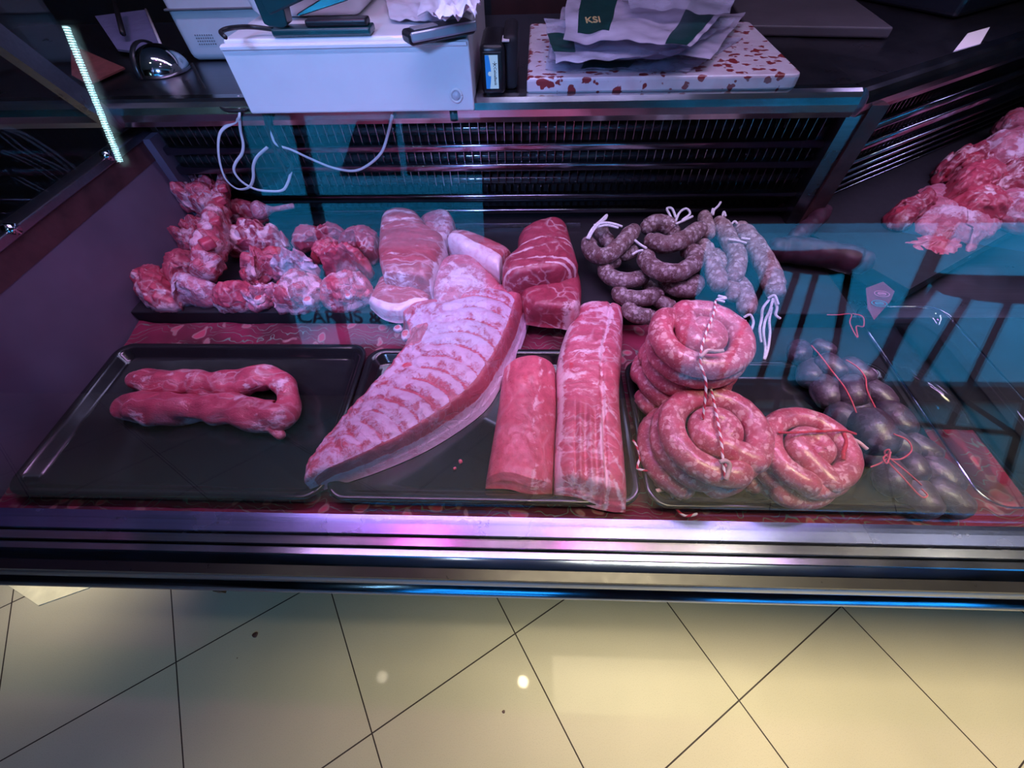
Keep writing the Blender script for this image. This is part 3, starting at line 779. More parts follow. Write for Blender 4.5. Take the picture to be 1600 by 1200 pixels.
knob(o, 622, 514, ZF+.050, .008, seed=1, stretch=(1, 1, .8)); knob(o, 634, 524, ZF+.048, .009, seed=2, stretch=(.9, 1.4, .8))

for k, (x, y) in enumerate(((648, 489), (666, 486), (684, 486), (703, 484), (720, 480), (737, 474), (753, 467), (770, 464), (787, 465), (803, 469))):
    c = at(x, y+3, ZF+.046); rr0 = .0085; g = G().box(c.x-rr0*.8, c.x+rr0*.8, c.y-rr0*1.1, c.y+rr0, c.z-.014, c.z+.007, .0045, rz=.5*math.sin(k*2.1))
    g.V = [Vector(v)+Vector((fb(v, 120, k), fb(v, 120, k+3), fb(v, 120, k+5)))*.003 for v in g.V]
    g.C = [((.75 if (k % 2) else .05)+.5*fb(v, 150, k), .5 if k % 3 == 0 else 0, 0) for v in g.V]; g.out('vertebra', 'rib', o, True, mix=True)
# short loin
def hl(u, v, q):
    s = se(v, 2.4); h = .050*s*(.55 if u > .985 or u < .012 else 1)+.004*fb(q, 18, 2)*s
    return max(.002, h+.0012*fb(q, 90, 4))
def cl1(u, v, q):
    f = .10+.20*max(0, fb(q, 14, 4)); l = .67+.05*math.sin(u*9)
    f += .55*math.exp(-((v-l)/.035)**2)*(.5+.8*abs(fb(q, 40, 9)))
    if v > l: f += .30*max(0, math.sin(u*52+v*16+3*fb(q, 20, 3)))**2
    if v < .03 or v > .985: f += .4
    f += .5*math.exp(-((v-.14)/.03)**2)*(1 if u < .2 else 0)
    return (min(1, f), .5*sstep(.35, .5, fb(q, 30, 3))*.6, 0)
o = patch('pork_loin', [(785, 580), (777, 640), (765, 710), (757, 757)], [(869, 576), (870, 640), (867, 710), (864, 766)], ZF+.016, ZF+.016,
          ([(826, 572)], [(795, 758), (830, 768)]), 'loinb', hl, cl1, ZF, 110, 64)
tag(o, 'short smooth pork loin with a clean cut end, beside the rib rack', 'meat')
def hl2(u, v, q):
    s = se(v, 3.2); e = 1-sstep(.95, 1.0, u)*.45
    h = .052*s*e+.005*fb(q, 16, 5)*s-.004*math.exp(-((v-.68)/.03)**2)
    h += .0015*fb(q, 80, 6)
    if u > .6 and .25 < v < .7: h += .003*math.sin(v*42)*sstep(.6, .7, u)
    return max(.003, h)
def cl2(u, v, q):
    f = .33+.45*fb(q, 18, 11)+.3*fb(q, 60, 1)
    f += .6*math.exp(-((v-.05)/.05)**2)
    f += .45*math.exp(-((v-.68-.04*math.sin(u*14))/.03)**2)
    if v > .7: f -= .12; f += .35*max(0, math.sin(u*60-v*22+2.5*fb(q, 20, 3)))**3
    if u < .35 and v < .7: f += .30*max(0, math.sin(u*70+v*7+2*fb(q, 25, 2)))**2
    if u > .75 and v < .7: f += .5*max(0, fb(q, 35, 14))
    bl = .9 if ((u-.43)/.02)**2+((v-.22)/.03)**2 < 1 else 0
    return (max(0, min(1, f)), bl, 0)
o = patch('pork_loin', [(898, 492), (880, 530), (869, 575), (870, 640), (866, 705), (866, 768)], [(974, 494), (972, 560), (968, 620), (973, 690), (978, 745), (981, 793)], ZF+.02, ZF+.02,
          ([(920, 489), (950, 492)], [(900, 775), (930, 786), (960, 792)]), 'loin', hl2, cl2, ZF, 150, 70)
tag(o, 'long marbled pork loin with a ragged end, between the short loin and the sausage coils', 'meat')

# tenderloins folded in a U
def tender():
    P = [at(x, y, ZF+.018) for x, y in ((212, 592), (240, 596), (285, 598), (330, 600), (372, 600), (405, 596), (432, 596), (450, 612), (450, 636), (436, 650), (400, 648), (355, 640), (310, 638), (262, 638), (215, 634), (190, 637))]
    P[5].z += .004; P[6].z += .006; P[7].z += .002
    n = 170; pts = cr(P, n)
    rad = []
    for i in range(n):
        u = i/(n-1)
        r = .0250+.0012*math.sin(u*21)
        if u < .06: r *= .62+.38*(u/.06)**.5
        r *= 1-.22*sstep(.36,.42,u)*(1-sstep(.50,.56,u))
        r *= 1+.10*sstep(.5,.6,u)
        if u > .95: r *= 1-.35*((u-.95)/.05)**1.5
        rad.append(r)
    V, F, C = tube_geo(pts, rad, 40, round_=True, amp=.34, seed=4, flat=.84, amps=34)
    C = []
    for i, v in enumerate(V):
        if v.z < ZF+.001: v.z = ZF+.001
        side = 1-sstep(.004, .03, v.z-ZF)
        f = .12+.9*max(-.1, fb(v, 26, 6))+.35*side+.3*fb(v, 90, 2)
        u = i/len(V)
        if .38 < u < .50: f += .5*max(0, fb(v, 30, 2)+.15)
        C.append((min(1, f), .8*sstep(.2, .45, fb(v, 26, 17)) if .3 < u < .55 else 0, 0))
    o = mk('pork_tenderloin', V, F, 'tender', None, True, mix=C)
    tag(o, 'pair of pork tenderloins folded in a loop on the otherwise empty tray', 'meat')
    q = [at(x, y, z) for x, y, z in ((418, 655, ZF+.018), (428, 668, ZF+.012), (438, 680, ZF+.009))]
    T = tube_geo(cr(q, 16), [.0135-.0003*k for k in range(16)], 16, round_=True, amp=.4, seed=8)
    mk('tail_flap', T[0], T[1], 'tender', o, True, mix=[(.35+.5*max(0, fb(v, 50, 3)), .1, 0) for v in T[0]])
tender()
tag(chunk('meat_crumb', [(716, 719), (720, 717), (723, 722), (718, 725)], ZF, .003, 'meat', n=16, K=5, amp=.0006), 'tiny scrap of meat on the black tray below the rib rack', 'meat scrap')
tag(chunk('meat_crumb', [(708, 731), (712, 729), (713, 733), (709, 735)], ZF, .003, 'meat', n=16, K=5, amp=.0006), 'smaller scrap of meat on the tray, beside the short loin', 'meat scrap')

# ================================================================ SAUSAGE COILS
def ringpath(c, R, z, a0, a1, dz=0.0, dR=0.0, n=None, ry=1.0):
    n = n or max(6, int(abs(a1-a0)/14)); out = []
    for k in range(n+1):
        t = k/n; a = math.radians(a0+(a1-a0)*t); r = R+dR*t
        out.append(Vector((c[0]+r*math.cos(a), c[1]+r*math.sin(a)*ry, z+dz*t)))
    return out
def coil(label, cb, ct, R, r, layers, z0, spin, start, seed, ry=.95):
    t = thing('sausage_coil', label, 'sausage', (cb[0], cb[1], z0), 'coils of fresh sausage')
    path = []
    a = start; dzl = 1.62*r
    for L in range(layers):
        f = L/max(1, layers); c = (cb[0]+(ct[0]-cb[0])*f, cb[1]+(ct[1]-cb[1])*f)
        path += ringpath(c, R*(1-.03*L+.03*math.sin(L*2.1+seed)), z0+r+L*dzl, a, a+spin*345, dzl*.75)[:-1]; a += spin*345
    zt = z0+r+layers*dzl
    turns = 1.0
    inner = ringpath(ct, R, zt, a, a+spin*330, .002, -.008)
    inner += ringpath(ct, R-2.10*r-.001, zt+.22*r, a+spin*372, a+spin*(375+300), .002, -.45*r)
    e = inner[-1]; cc = Vector((ct[0], ct[1], zt+.5*r)); inner.append(e.lerp(cc, .55)+Vector((0, 0, .1*r)))
    path += inner
    n = int(len(path)*7)
    pts = cr(path, n)
    rr = [r*(1+.05*noise.noise(Vector((i*.05, seed, 0)))) for i in range(n)]
    rr[0] *= .8; rr[-1] *= .85
    V, F, C = tube_geo(pts, rr, 20, round_=True, amp=.05, seed=seed, amps=70)
    mk('sausage', V, F, 'fresh', t); return t, zt+r*1.5
def twine_over(t, pts, r=.0018, mat='twine', nm='twine', n=150):
    P = cr(pts, n); V, F, C = tube_geo(P, r, 10, twist=420); return mk(nm, V, F, mat, t, True, mix=C)
# A: rear tall coil
tA, zA = coil('tall fresh sausage coil standing behind the other two, tied with striped twine', (.250, .405), (.256, .410), .0590, .0176, 4, ZF, 1, 200, 1.0)
twine_over(tA, [at(1098, 655, ZF+.10), at(1103, 600, zA-.02), at(1094, 565, zA-.002), at(1100, 530, zA+.001), at(1115, 490, zA), at(1118, 470, zA-.006)], .0017)
twine_over(tA, [at(1094, 558, zA+.002), at(1105, 548, zA+.004), at(1118, 549, zA+.004), at(1130, 548, zA+.003)], .0026, 'casing', 'casing_end', 20)
# B: front coil
tB, zB = coil('fattest fresh sausage coil, striped twine across its middle', (.250, .285), (.262, .283), .0620, .0182, 2, ZF, -1, 250, 2.0)
twine_over(tB, [at(1133, 748, zB-.010), at(1130, 722, zB-.003), at(1127, 690, zB+.001), at(1120, 650, zB+.001), at(1112, 612, zB-.001), at(1108, 598, zB-.02)], .0017)
twine_over(tB, [at(1124, 722, zB-.001), at(1134, 720, zB+.002), at(1140, 728, zB-.002), at(1134, 750, zB-.010)], .0028, 'casing', 'casing_end', 20)
P = [at(x, y, z) for x, y, z in ((1016, 660, .902), (1012, 680, .900), (1014, 705, .896))]
T = tube_geo(cr(P, 24), [.0125+.003*math.sin(k/23*math.pi) for k in range(24)], 16, round_=True, amp=.08, seed=3); mk('tied_link', T[0], T[1], 'fresh', tB)
P = [at(x, y, z) for x, y, z in ((1018, 722, .894), (1026, 740, .893), (1034, 750, .892))]
T = tube_geo(cr(P, 24), [.0135 for k in range(24)], 16, round_=True, amp=.08, seed=5); mk('tied_link', T[0], T[1], 'fresh', tB)
twine_over(tB, [at(1029, 733, .902), at(1016, 736, .904), at(998, 733, .9), at(996, 728, .9), at(1000, 712, .903), at(993, 694, .906), at(989, 688, .906)], .0017)
twine_over(tB, [at(1018, 772, .885), at(1030, 766, .888), at(1044, 764, .886), at(1050, 775, .884), at(1056, 793, .884), at(1070, 806, .886), at(1090, 803, .892)], .0019)
twine_over(tB, [at(1017, 772, .886), at(1026, 767, .889), at(1040, 764, .888)], .0030, 'casing', 'casing_end', 16)
# C
tC, zC = coil('smallest fresh sausage coil tied with plain red string, next to the blood sausages', (.372, .262), (.386, .264), .0530, .0158, 2, ZF, -1, 215, 3.0)
twine_over(tC, [at(1216, 676, zC-.006), at(1240, 676, zC+.001), at(1285, 674, zC+.002), at(1318, 673, zC-.003), at(1337, 678, zC-.014)], .0017, 'redstring', 'red_string')
twine_over(tC, [at(1318, 676, zC-.006), at(1322, 692, zC-.009), at(1318, 707, zC-.006), at(1318, 718, zC-.008)], .0024, 'redstring', 'red_string', 24)
twine_over(tC, [at(1322, 682, zC-.008), at(1340, 690, zC-.013), at(1355, 702, zC-.016)], .0024, 'casing', 'casing_end', 16)
P = [at(x, y, z) for x, y, z in ((1185, 745, .905), (1200, 762, .895), (1225, 778, .890), (1245, 787, .890))]
T = tube_geo(cr(P, 30), [.0130]*26+[.011, .010, .008, .007], 16, round_=True, amp=.06, seed=6); mk('sausage_end', T[0], T[1], 'fresh', tC)

# ================================================================ CURED SAUSAGES ON THE REAR SHELF
ZS = .905
def sausage(name, pts, r, mat, label, group, seed, strings=(), cat='sausage'):
    P = [at(x, y, z) for x, y, z in pts]
    n = max(30, len(pts)*14); pp = cr(P, n)
    rr = [r*(1+.06*noise.noise(Vector((i*.12, seed, 0))))*(1 if 3 < i < n-4 else .86) for i in range(n)]
    V, F, C = tube_geo(pp, rr, 22, round_=True, amp=.09, seed=seed, amps=60)
    o = mk(name, V, F, mat, None, True); tag(o, label, cat, group)
    for s in strings:
        tube('string', [at(x, y, z) for x, y, z in s], .0024, 'string', o, n=8, samples=8*len(s))
    return o
gl = 'mottled cured sausage links tied in loops'
sausage('cured_sausage', [(938, 353, .960), (941, 366, .955), (952, 380, .95)], .0150, 'cured', 'short mottled cured sausage under the white string, nearest the pork shoulder', gl, 21)
sausage('cured_sausage', [(919, 379, .955), (925, 394, .958), (943, 400, .965), (965, 388, .972), (990, 360, .975)], .0165, 'cured', 'curved cured sausage hooked around under the white string loop at the group\'s outer end', gl, 22,
        [[(917, 373, .975), (925, 358, .985), (938, 345, .985), (948, 336, .98), (946, 342, .985), (936, 350, .99), (926, 362, .985), (920, 374, .975)],
         [(928, 352, .985), (945, 348, .992), (960, 350, .99), (972, 354, .985)], [(930, 356, .985), (948, 352, .99), (966, 356, .985)]])
sausage('cured_sausage', [(1010, 356, .965), (1024, 348, .972), (1042, 352, .972), (1052, 362, .965)], .0175, 'cured', 'arched cured sausage at the top of the looped links', gl, 23,
        [[(1052, 348, .985), (1046, 335, .985), (1042, 326, .98), (1050, 326, .985), (1056, 340, .985)], [(1056, 345, .985), (1062, 332, .985), (1072, 326, .98), (1078, 334, .985), (1066, 344, .985)], [(1056, 350, .99), (1070, 344, .99), (1082, 338, .985)]])
sausage('cured_sausage', [(1016, 376, .975), (1042, 382, .982), (1068, 374, .985), (1094, 357, .985)], .0170, 'cured', 'long cured sausage slanting up just below the arched link', gl, 24)
sausage('cured_sausage', [(990, 392, .95), (975, 398, .945), (968, 392, .945)], .0140, 'cured', 'dark short cured sausage between the hooked link and the knotted link', gl, 25)
sausage('cured_sausage', [(1008, 400, .968), (1016, 415, .970), (1036, 425, .973), (1062, 425, .973), (1082, 413, .970), (1086, 398, .968), (1074, 392, .962)], .0168, 'cured', 'cured sausage bent in a U with a white string at its tip', gl, 26,
        [[(988, 398, .975), (996, 393, .98), (1005, 391, .985)], [(990, 374, .975), (1000, 382, .982), (1010, 388, .985)]])
sausage('cured_sausage', [(962, 408, .945), (948, 414, .940), (948, 427, .940), (962, 436, .942), (985, 438, .942), (1006, 433, .938)], .0155, 'cured', 'cured sausage curling round below the hooked link', gl, 27)
sausage('cured_sausage', [(966, 456, .925), (975, 464, .928), (1000, 467, .928), (1028, 460, .925)], .0160, 'cured', 'cured sausage second from the bottom of the looped pile', gl, 28)
sausage('cured_sausage', [(980, 482, .922), (992, 491, .922), (1018, 496, .922)], .0150, 'cured', 'lowest cured sausage peeping out behind the tall coil', gl, 29)
sausage('cured_sausage', [(1038, 440, .935), (1056, 450, .938), (1078, 452, .938), (1090, 440, .935)], .0160, 'cured', 'cured sausage tucked under the U shaped link', gl, 30)
sausage('cured_sausage', [(1012, 447, .918), (1030, 470, .918), (1048, 478, .918)], .0140, 'cured', 'half hidden cured sausage behind the top of the tall coil', gl, 31)
gs = 'pale straight dry sausages'
sausage('dry_sausage', [(1100, 338, .960), (1104, 352, .960), (1108, 366, .955)], .0150, 'curedlight', 'stubby pale dry sausage with a white string standing up', gs, 41,
        [[(1114, 336, .97), (1116, 328, .975), (1122, 322, .978), (1126, 316, .978)], [(1112, 334, .97), (1114, 326, .975)]])
sausage('dry_sausage', [(1098, 384, .955), (1112, 414, .950), (1124, 446, .944)], .0185, 'curedlight', 'pale dry sausage right beside the U shaped link', gs, 42,
        [[(1122, 462, .955), (1134, 466, .957), (1120, 468, .955), (1132, 472, .953)]])
sausage('dry_sausage', [(1124, 348, .950), (1140, 376, .948), (1152, 404, .944), (1146, 436, .938)], .0180, 'curedlight', 'pale dry sausage in the middle of the fan', gs, 43,
        [[(1128, 340, .962), (1131, 331, .965), (1134, 338, .962)], [(1138, 374, .967), (1152, 376, .968), (1166, 380, .964)]])
sausage('dry_sausage', [(1156, 358, .945), (1178, 384, .945), (1200, 420, .942), (1212, 456, .936)], .0200, 'curedlight', 'outermost pale dry sausage with long white tassel', gs, 44,
        [[(1202, 468, .945), (1192, 482, .935), (1190, 498, .92), (1187, 515, .91), (1190, 535, .895)], [(1208, 466, .95), (1203, 485, .935), (1196, 500, .92), (1193, 520, .91), (1196, 545, .89), (1194, 562, .886), (1200, 545, .89), (1203, 520, .905), (1202, 500, .92), (1206, 480, .935)],
         [(1208, 466, .95), (1214, 480, .94), (1212, 492, .93), (1219, 498, .925)], [(1200, 466, .948), (1210, 462, .955), (1216, 476, .945)], [(1158, 372, .963), (1172, 374, .965)], [(1143, 350, .96), (1148, 346, .963), (1152, 350, .96)]])
sausage('dry_sausage', [(1152, 440, .925), (1164, 462, .924), (1168, 484, .922)], .0175, 'curedlight', 'short pale dry sausage beneath the fan with a looped string end', gs, 45,
        [[(1162, 496, .925), (1172, 492, .93), (1177, 504, .92), (1172, 518, .912), (1165, 512, .915), (1164, 500, .925)]])
sausage('dry_sausage', [(1118, 398, .925), (1136, 430, .925), (1146, 462, .925)], .0170, 'curedlight', 'pale dry sausage mostly hidden beneath the fan', gs, 46)
sausage('black_pudding', [(1212, 388, .938), (1250, 392, .936), (1300, 399, .936), (1348, 410, .936)], .0265, 'pudding', 'thick dark blood pudding lying alone beyond the pale sausages', None, 51)
sausage('black_pudding', [(1240, 372, .93), (1262, 356, .93), (1288, 330, .93)], .018, 'pudding', 'small blood pudding half behind the corner post', None, 52)
# label tag
t = thing('label_tag', 'small pink label tag with two oval stamps hanging below the black pudding', 'label', at(1372, 480, .93))
q = [at(1353, 450, .935), at(1380, 440, .93), at(1398, 455, .925), at(1392, 470, .925), at(1366, 500, .93), at(1356, 482, .93)]
V = q+[p-Vector((0, 0, .001)) for p in q]
M['tagpink'] = plain('pink_label', (.22, .06, .11), .4); M['stamp1'] = plain('pink_stamp_ink', (.75, .30, .45), .4); M['stamp2'] = plain('teal_stamp_ink', (.10, .50, .52), .4)
mk('tag_card', V, [(5, 4, 3, 2, 1, 0), (6, 7, 8, 9, 10, 11)]+[(i, (i+1) % 6, 6+(i+1) % 6, 6+i) for i in range(6)], 'tagpink', t, False)
for px, py, mt in ((1378, 459, 'stamp1'), (1374, 474, 'stamp2')):
    c = at(px, py, .934); g = G()
    for rr, ax in ((1.0, .0007), (.55, .0005)):
        T = tube_geo([c+Vector((.013*rr*math.cos(a), .008*rr*math.sin(a), 0)) for a in [2*math.pi*k/24 for k in range(25)]], ax, 6); g.add(*T[:2])
    for k in range(5): g.box(c.x-.006+k*.0028, c.x-.0045+k*.0028, c.y-.002, c.y+.002, c.z, c.z+.0006)
    g.out('oval_stamp', mt, t)

# ================================================================ BLOOD SAUSAGE STRING
balls = [(1248, 551, .905, .019, 1), (1285, 545, .91, .016, 1), (1267, 583, .90, .021, 1.1), (1297, 574, .918, .020, 1), (1336, 582, .905, .021, 1.25), (1290, 612, .90, .022, 1.2), (1331, 612, .915, .023, 1), (1371, 617, .90, .019, 1.45),
         (1324, 658, .90, .023, 1.25), (1337, 636, .902, .020, 1), (1364, 674, .918, .028, 1.1), (1398, 656, .902, .023, 1.2), (1356, 703, .895, .020, 1.2), (1404, 697, .90, .019, 1.1), (1436, 701, .90, .019, 1.3),
         (1393, 744, .895, .023, 1.1), (1466, 742, .895, .023, 1.15), (1432, 775, .893, .023, 1.2), (1478, 777, .895, .021, 1.35), (1424, 730, .91, .018, 1.0)]
t = thing('blood_sausages', 'bunch of round dark blood sausages tied with thin red string', 'sausage', at(1364, 690, ZF))
for i, (px, py, z, r, st) in enumerate(balls):
    c = at(px, py, z); a = random.Random(i).uniform(-.5, .9)+1.2; d = Vector((math.cos(a), -math.sin(a), 0))
    L = r*st; path = [c-d*L*.55+d*L*1.1*k/8 for k in range(9)]
    rr = [r*(.93+.07*math.sin(k/8*math.pi)) for k in range(9)]
    V, F, C = tube_geo(path, rr, 20, round_=True, amp=.10, seed=i*3.3, amps=45)
    for v in V: v.z = max(v.z, ZF-.001+.0005)
    mk('round_link', V, F, 'blood', t)
for pts in ([(1268, 540, .94), (1282, 556, .945), (1300, 580, .945), (1318, 603, .945), (1330, 625, .94), (1338, 645, .935)],
            [(1322, 562, .935), (1340, 574, .935), (1352, 590, .935), (1355, 610, .93), (1368, 638, .93)],
            [(1396, 678, .94), (1418, 688, .94), (1424, 704, .935), (1408, 717, .93), (1388, 716, .925), (1382, 706, .93), (1390, 703, .935), (1388, 720, .925), (1410, 745, .925), (1438, 775, .92), (1449, 774, .92), (1440, 764, .922)],
            [(1384, 712, .93), (1398, 722, .93), (1420, 740, .93), (1440, 758, .92)], [(1386, 710, .93), (1380, 716, .93), (1386, 724, .93), (1392, 706, .935)],
            [(1360, 730, .92), (1375, 724, .925), (1388, 716, .93)],
            [(1292, 492, .93), (1310, 492, .935), (1330, 491, .935), (1328, 505, .93), (1340, 528, .925), (1338, 510, .93), (1349, 510, .93), (1348, 495, .935), (1332, 490, .935)]):
    tube('red_string', [at(x, y, z+.006) for x, y, z in pts], .0011, 'nylonred', t, n=6, samples=10*len(pts))

# ================================================================ REAR SHELF MEAT
k_ = .2625
def X6(pts): return [(180+x*k_, 240+y*k_) for x, y in pts]
def X7(pts): return [(560+x*k_, 300+y*k_) for x, y in pts]
gt = 'meaty bones and trimmings heaped beside the plum panel'
bones = [
 (X6([(1180, 560), (1250, 500), (1350, 520), (1300, 640), (1200, 660)]), .0, .045, 'meat', 'reddish scrap wedged behind the big joints of the heap', dict(blood=.8)),
 (X6([(1050, 530), (1130, 430), (1250, 405), (1350, 420), (1370, 480), (1250, 525), (1150, 580), (1070, 580)]), .010, .045, 'meatdark', 'dark meaty joint at the back of the heap, next to the belly slabs', dict(rim=.3)),
 (X6([(1370, 480), (1440, 425), (1510, 420), (1570, 480), (1570, 620), (1500, 660), (1430, 580), (1340, 580)]), .0, .065, 'meatdark', 'rounded dark purple shank standing against the belly slab', dict(fatb=.0)),
 (X6([(640, 330), (690, 280), (780, 272), (860, 300), (890, 340), (860, 400), (750, 430), (660, 425)]), .020, .05, 'meatdark', 'upper ham hock piece with its bone pointing at the grille', dict(blood=.4, fatb=.25)),
 (X6([(640, 480), (760, 395), (880, 395), (980, 460), (1025, 520), (950, 600), (800, 625), (670, 590)]), .010, .068, 'meatdark', 'big round marbled shoulder joint behind the heap', dict(fatb=.25, blood=.3, facet=26)),
 (X6([(400, 380), (470, 350), (560, 380), (600, 470), (560, 540), (440, 520), (400, 450)]), .0, .05, 'bone', 'bony piece squeezed behind the upright spine', dict(facet=45)),
 (X6([(85, 430), (150, 370), (215, 310), (270, 315), (330, 370), (400, 370), (430, 420), (390, 480), (340, 500), (320, 560), (265, 568), (200, 510), (130, 480)]), .0, .055, 'meat', 'squarish rib tip block with white lines, nearest the plum panel', dict(facet=30, fatb=.0)),
 (X6([(330, 520), (420, 440), (490, 440), (480, 570), (400, 580)]), .0, .050, 'bone', 'small pink chunk between the rib tip block and the spine', dict(facet=30)),
 (X6([(60, 740), (110, 680), (190, 630), (280, 680), (330, 780), (390, 880), (380, 915), (280, 940), (160, 880), (120, 800), (75, 780)]), .0, .050, 'meat', 'two lobed pinkish joint at the very corner by the plum panel', dict(rim=.5, fatb=.15)),
 (X6([(305, 640), (350, 585), (460, 560), (480, 700), (400, 760), (370, 825), (310, 760)]), .0, .055, 'meat', 'brownish flat slab leaning under the spine', dict(fatb=.3, dark=.4)),
 (X6([(860, 600), (980, 560), (1060, 540), (1040, 620), (960, 680), (880, 730), (870, 810), (790, 760), (745, 725), (750, 650)]), .0, .062, 'bone', 'angular bone piece with fresh red marrow in the middle of the heap', dict(facet=28, blood=.9)),
 (X6([(940, 640), (1100, 600), (1190, 640), (1150, 710), (1020, 750), (930, 720)]), .0, .070, 'fatcap', 'pale fatty piece lying over the heap\'s centre', dict(facet=35)),
 (X6([(1240, 690), (1290, 610), (1370, 560), (1450, 560), (1520, 640), (1520, 750), (1420, 690), (1300, 730)]), .0, .078, 'meat', 'oval red topped joint above the front cutlet', dict(blood=.9)),
 (X6([(350, 700), (440, 700), (530, 740), (615, 780), (580, 870), (535, 905), (400, 870), (390, 930), (345, 800)]), .0, .058, 'fatcap', 'bluish white knuckle cap below the spine', dict(fatb=.8, amp=.004)),
 (X6([(570, 860), (640, 790), (740, 745), (830, 765), (825, 850), (750, 930), (640, 945), (600, 900)]), .0, .050, 'meat', 'round cut shank slice with bone in its middle', dict(rim=.8, fatb=.15)),
 (X6([(770, 885), (860, 820), (980, 735), (1000, 790), (945, 870), (880, 925), (830, 938)]), .0, .052, 'fatcap', 'narrow fatty strip beside the round shank slice', dict(blood=.6, facet=40)),
 (X6([(940, 850), (1000, 740), (1130, 680), (1240, 720), (1245, 880), (1160, 945), (1040, 945), (960, 930)]), .0, .060, 'bone', 'wide folded fatty joint at the front of the heap', dict(facet=22, fatb=.5)),
 (X6([(1240, 770), (1330, 700), (1420, 680), (1490, 710), (1530, 800), (1480, 885), (1350, 935), (1245, 900)]), .0, .060, 'bone', 'rounded front cutlet with red rim, next to the belly slab', dict(fatb=.5, rim=.3)),
]
for i, (pts, dz, h, mt, lb, kw) in enumerate(bones):
    kw = dict(kw); kw.setdefault('amp', .0075)
    chunk('meaty_bone', pts, ZS+dz, h, mt, lb, 'meat', gt, seed=i*2.7+1, **kw)
# upright spine (two things): folded neck piece + long column
o = chunk('neck_bone', X6([(430, 110), (540, 95), (610, 150), (650, 160), (650, 280), (600, 375), (540, 385), (490, 360), (400, 310), (395, 260), (440, 220), (430, 170)]), ZS+.05, .055, 'bone', 'crumpled neck bone piece on top of the heap by the white cord', 'meat', gt, seed=33, facet=24, amp=.010, fatb=.3)
q = [at(180+x*k_, 240+y*k_, z) for x, y, z in ((648, 150, 1.00), (640, 230, .995), (618, 330, .99), (600, 430, .985), (580, 520, .978), (560, 610, .972), (540, 690, .962))]
n = 90; pp = cr(q, n); V, F, C = tube_geo(pp, [.013+.014*sstep(0, .75, i/(n-1))+.0015*math.sin(i*.7) for i in range(n)], 26, round_=True, amp=.35, seed=3, amps=60, flat=1.2)
C = [(.45+.9*max(-.3, fb(v, 50, 3)), .3*sstep(.2, .4, fb(v, 40, 9)), 0) for v in V]
o = mk('pork_spine', V, F, 'bone', None, True, mix=C); tag(o, 'long pork spine with square vertebrae leaning upright over the heap', 'meat')
for i, (x, y, z, r) in enumerate(((638, 205, 1.012, .009), (622, 280, 1.010, .0095), (604, 335, 1.008, .009), (596, 400, 1.006, .010), (545, 530, 1.005, .012))):
    c = at(180+x*k_, 240+y*k_, z); g = G().box(c.x-r, c.x+r, c.y-r, c.y+r, c.z-r*.9, c.z+r*.6, r*.4, rz=.4+i*.5)
    g.C = [(.1, .25, 0)]*len(g.V); g.out('vertebra', 'meat', o, True, mix=True)
q = [at(180+x*k_, 240+y*k_, z) for x, y, z in ((860, 340, .975), (950, 330, .97), (1055, 312, .965))]
pp = cr(q, 30); V, F, C = tube_geo(pp, [.021-.015*sstep(0, .45, i/29) for i in range(30)], 16, round_=True, amp=.2, seed=5)
o = mk('shank_bone', V, F, 'fatcap', None, True, mix=[(.45, .0, .3)]*len(V)); tag(o, 'pale shank bone sticking out from the ham hock towards the grille', 'bone')
# extra sinews on the front joints: pale bone ends
ends = [o_ for o_ in bpy.data.objects if o_.name.startswith('meaty_bone')]
knob(ends[16], 180+1150*k_, 240+880*k_, ZS+.045, .010, seed=4); knob(ends[17], 180+1390*k_, 240+850*k_, ZS+.058, .0065, seed=5)
knob(ends[15], 180+860*k_, 240+870*k_, ZS+.045, .0095, seed=6, mat='meat'); knob(ends[8], 180+85*k_, 240+815*k_, ZS+.010, .008, seed=7, mat='meat')

# belly slabs and shoulder
def slab(name, A, B, ends_, h, dz, mat, cfun, label, seed, p=4, nu=80, nv=50, ku=8, group=None, za=None, zb=None):
    def hf(u, v, q_): return max(.003, h*se(v, p)*max(.25, se(u, ku))+.004*fb(q_, 20, seed)+.0012*fb(q_, 90, seed+2))
    o = patch(name, A, B, ZS+dz+(za if za is not None else h*.7), ZS+dz+(zb if zb is not None else h*.7), ends_, mat, hf, cfun, ZS+dz, nu, nv)
    tag(o, label, 'meat', group); return o
def cbel(u, v, q_):      # u from top to bottom of the photo, v across
    f = .12+.35*fb(q_, 18, 2); f += .5*math.exp(-((u-.10-.05*v)/.03)**2)+.35*math.exp(-((u-.30+.10*v)/.02)**2)+.4*math.exp(-((u-.78)/.025)**2)
    f += .28*sstep(.93, .97, u)+.3*fb(q_, 60, 5)
    f += .6*sstep(.93, .99, v)
    return (max(0, min(1, f)), 0, 0)
gb = 'pork belly and shoulder slabs on the rear shelf'
def cpl(u, v, q_): return (max(0, min(1, .35+.6*fb(q_, 18, 8)+.6*sstep(.85, .95, u))), 0, 0)
slab('pork_slab', X7([(350, 165), (380, 240), (400, 290)]), X7([(575, 165), (570, 240), (530, 300)]), (X7([(500, 125)]), X7([(460, 300)])), .052, .0, 'fatcap', cpl, 'small pale slab peeping out behind the large belly slab', 61, group=gb)
slab('pork_slab', X7([(120, 500), (85, 570), (50, 640)]), X7([(440, 520), (435, 600), (430, 670)]), (None, X7([(120, 700), (200, 725), (260, 722), (340, 685)])), .034, .0, 'belly',
     lambda u, v, q_: (max(0, min(1, .30+.35*fb(q_, 22, 4)+sstep(.80, .88, u)+.5*(1-sstep(0, .08, v)))), 0, 0), 'lower belly slab with white fat edge, partly under the large belly slab', 62, group=gb)
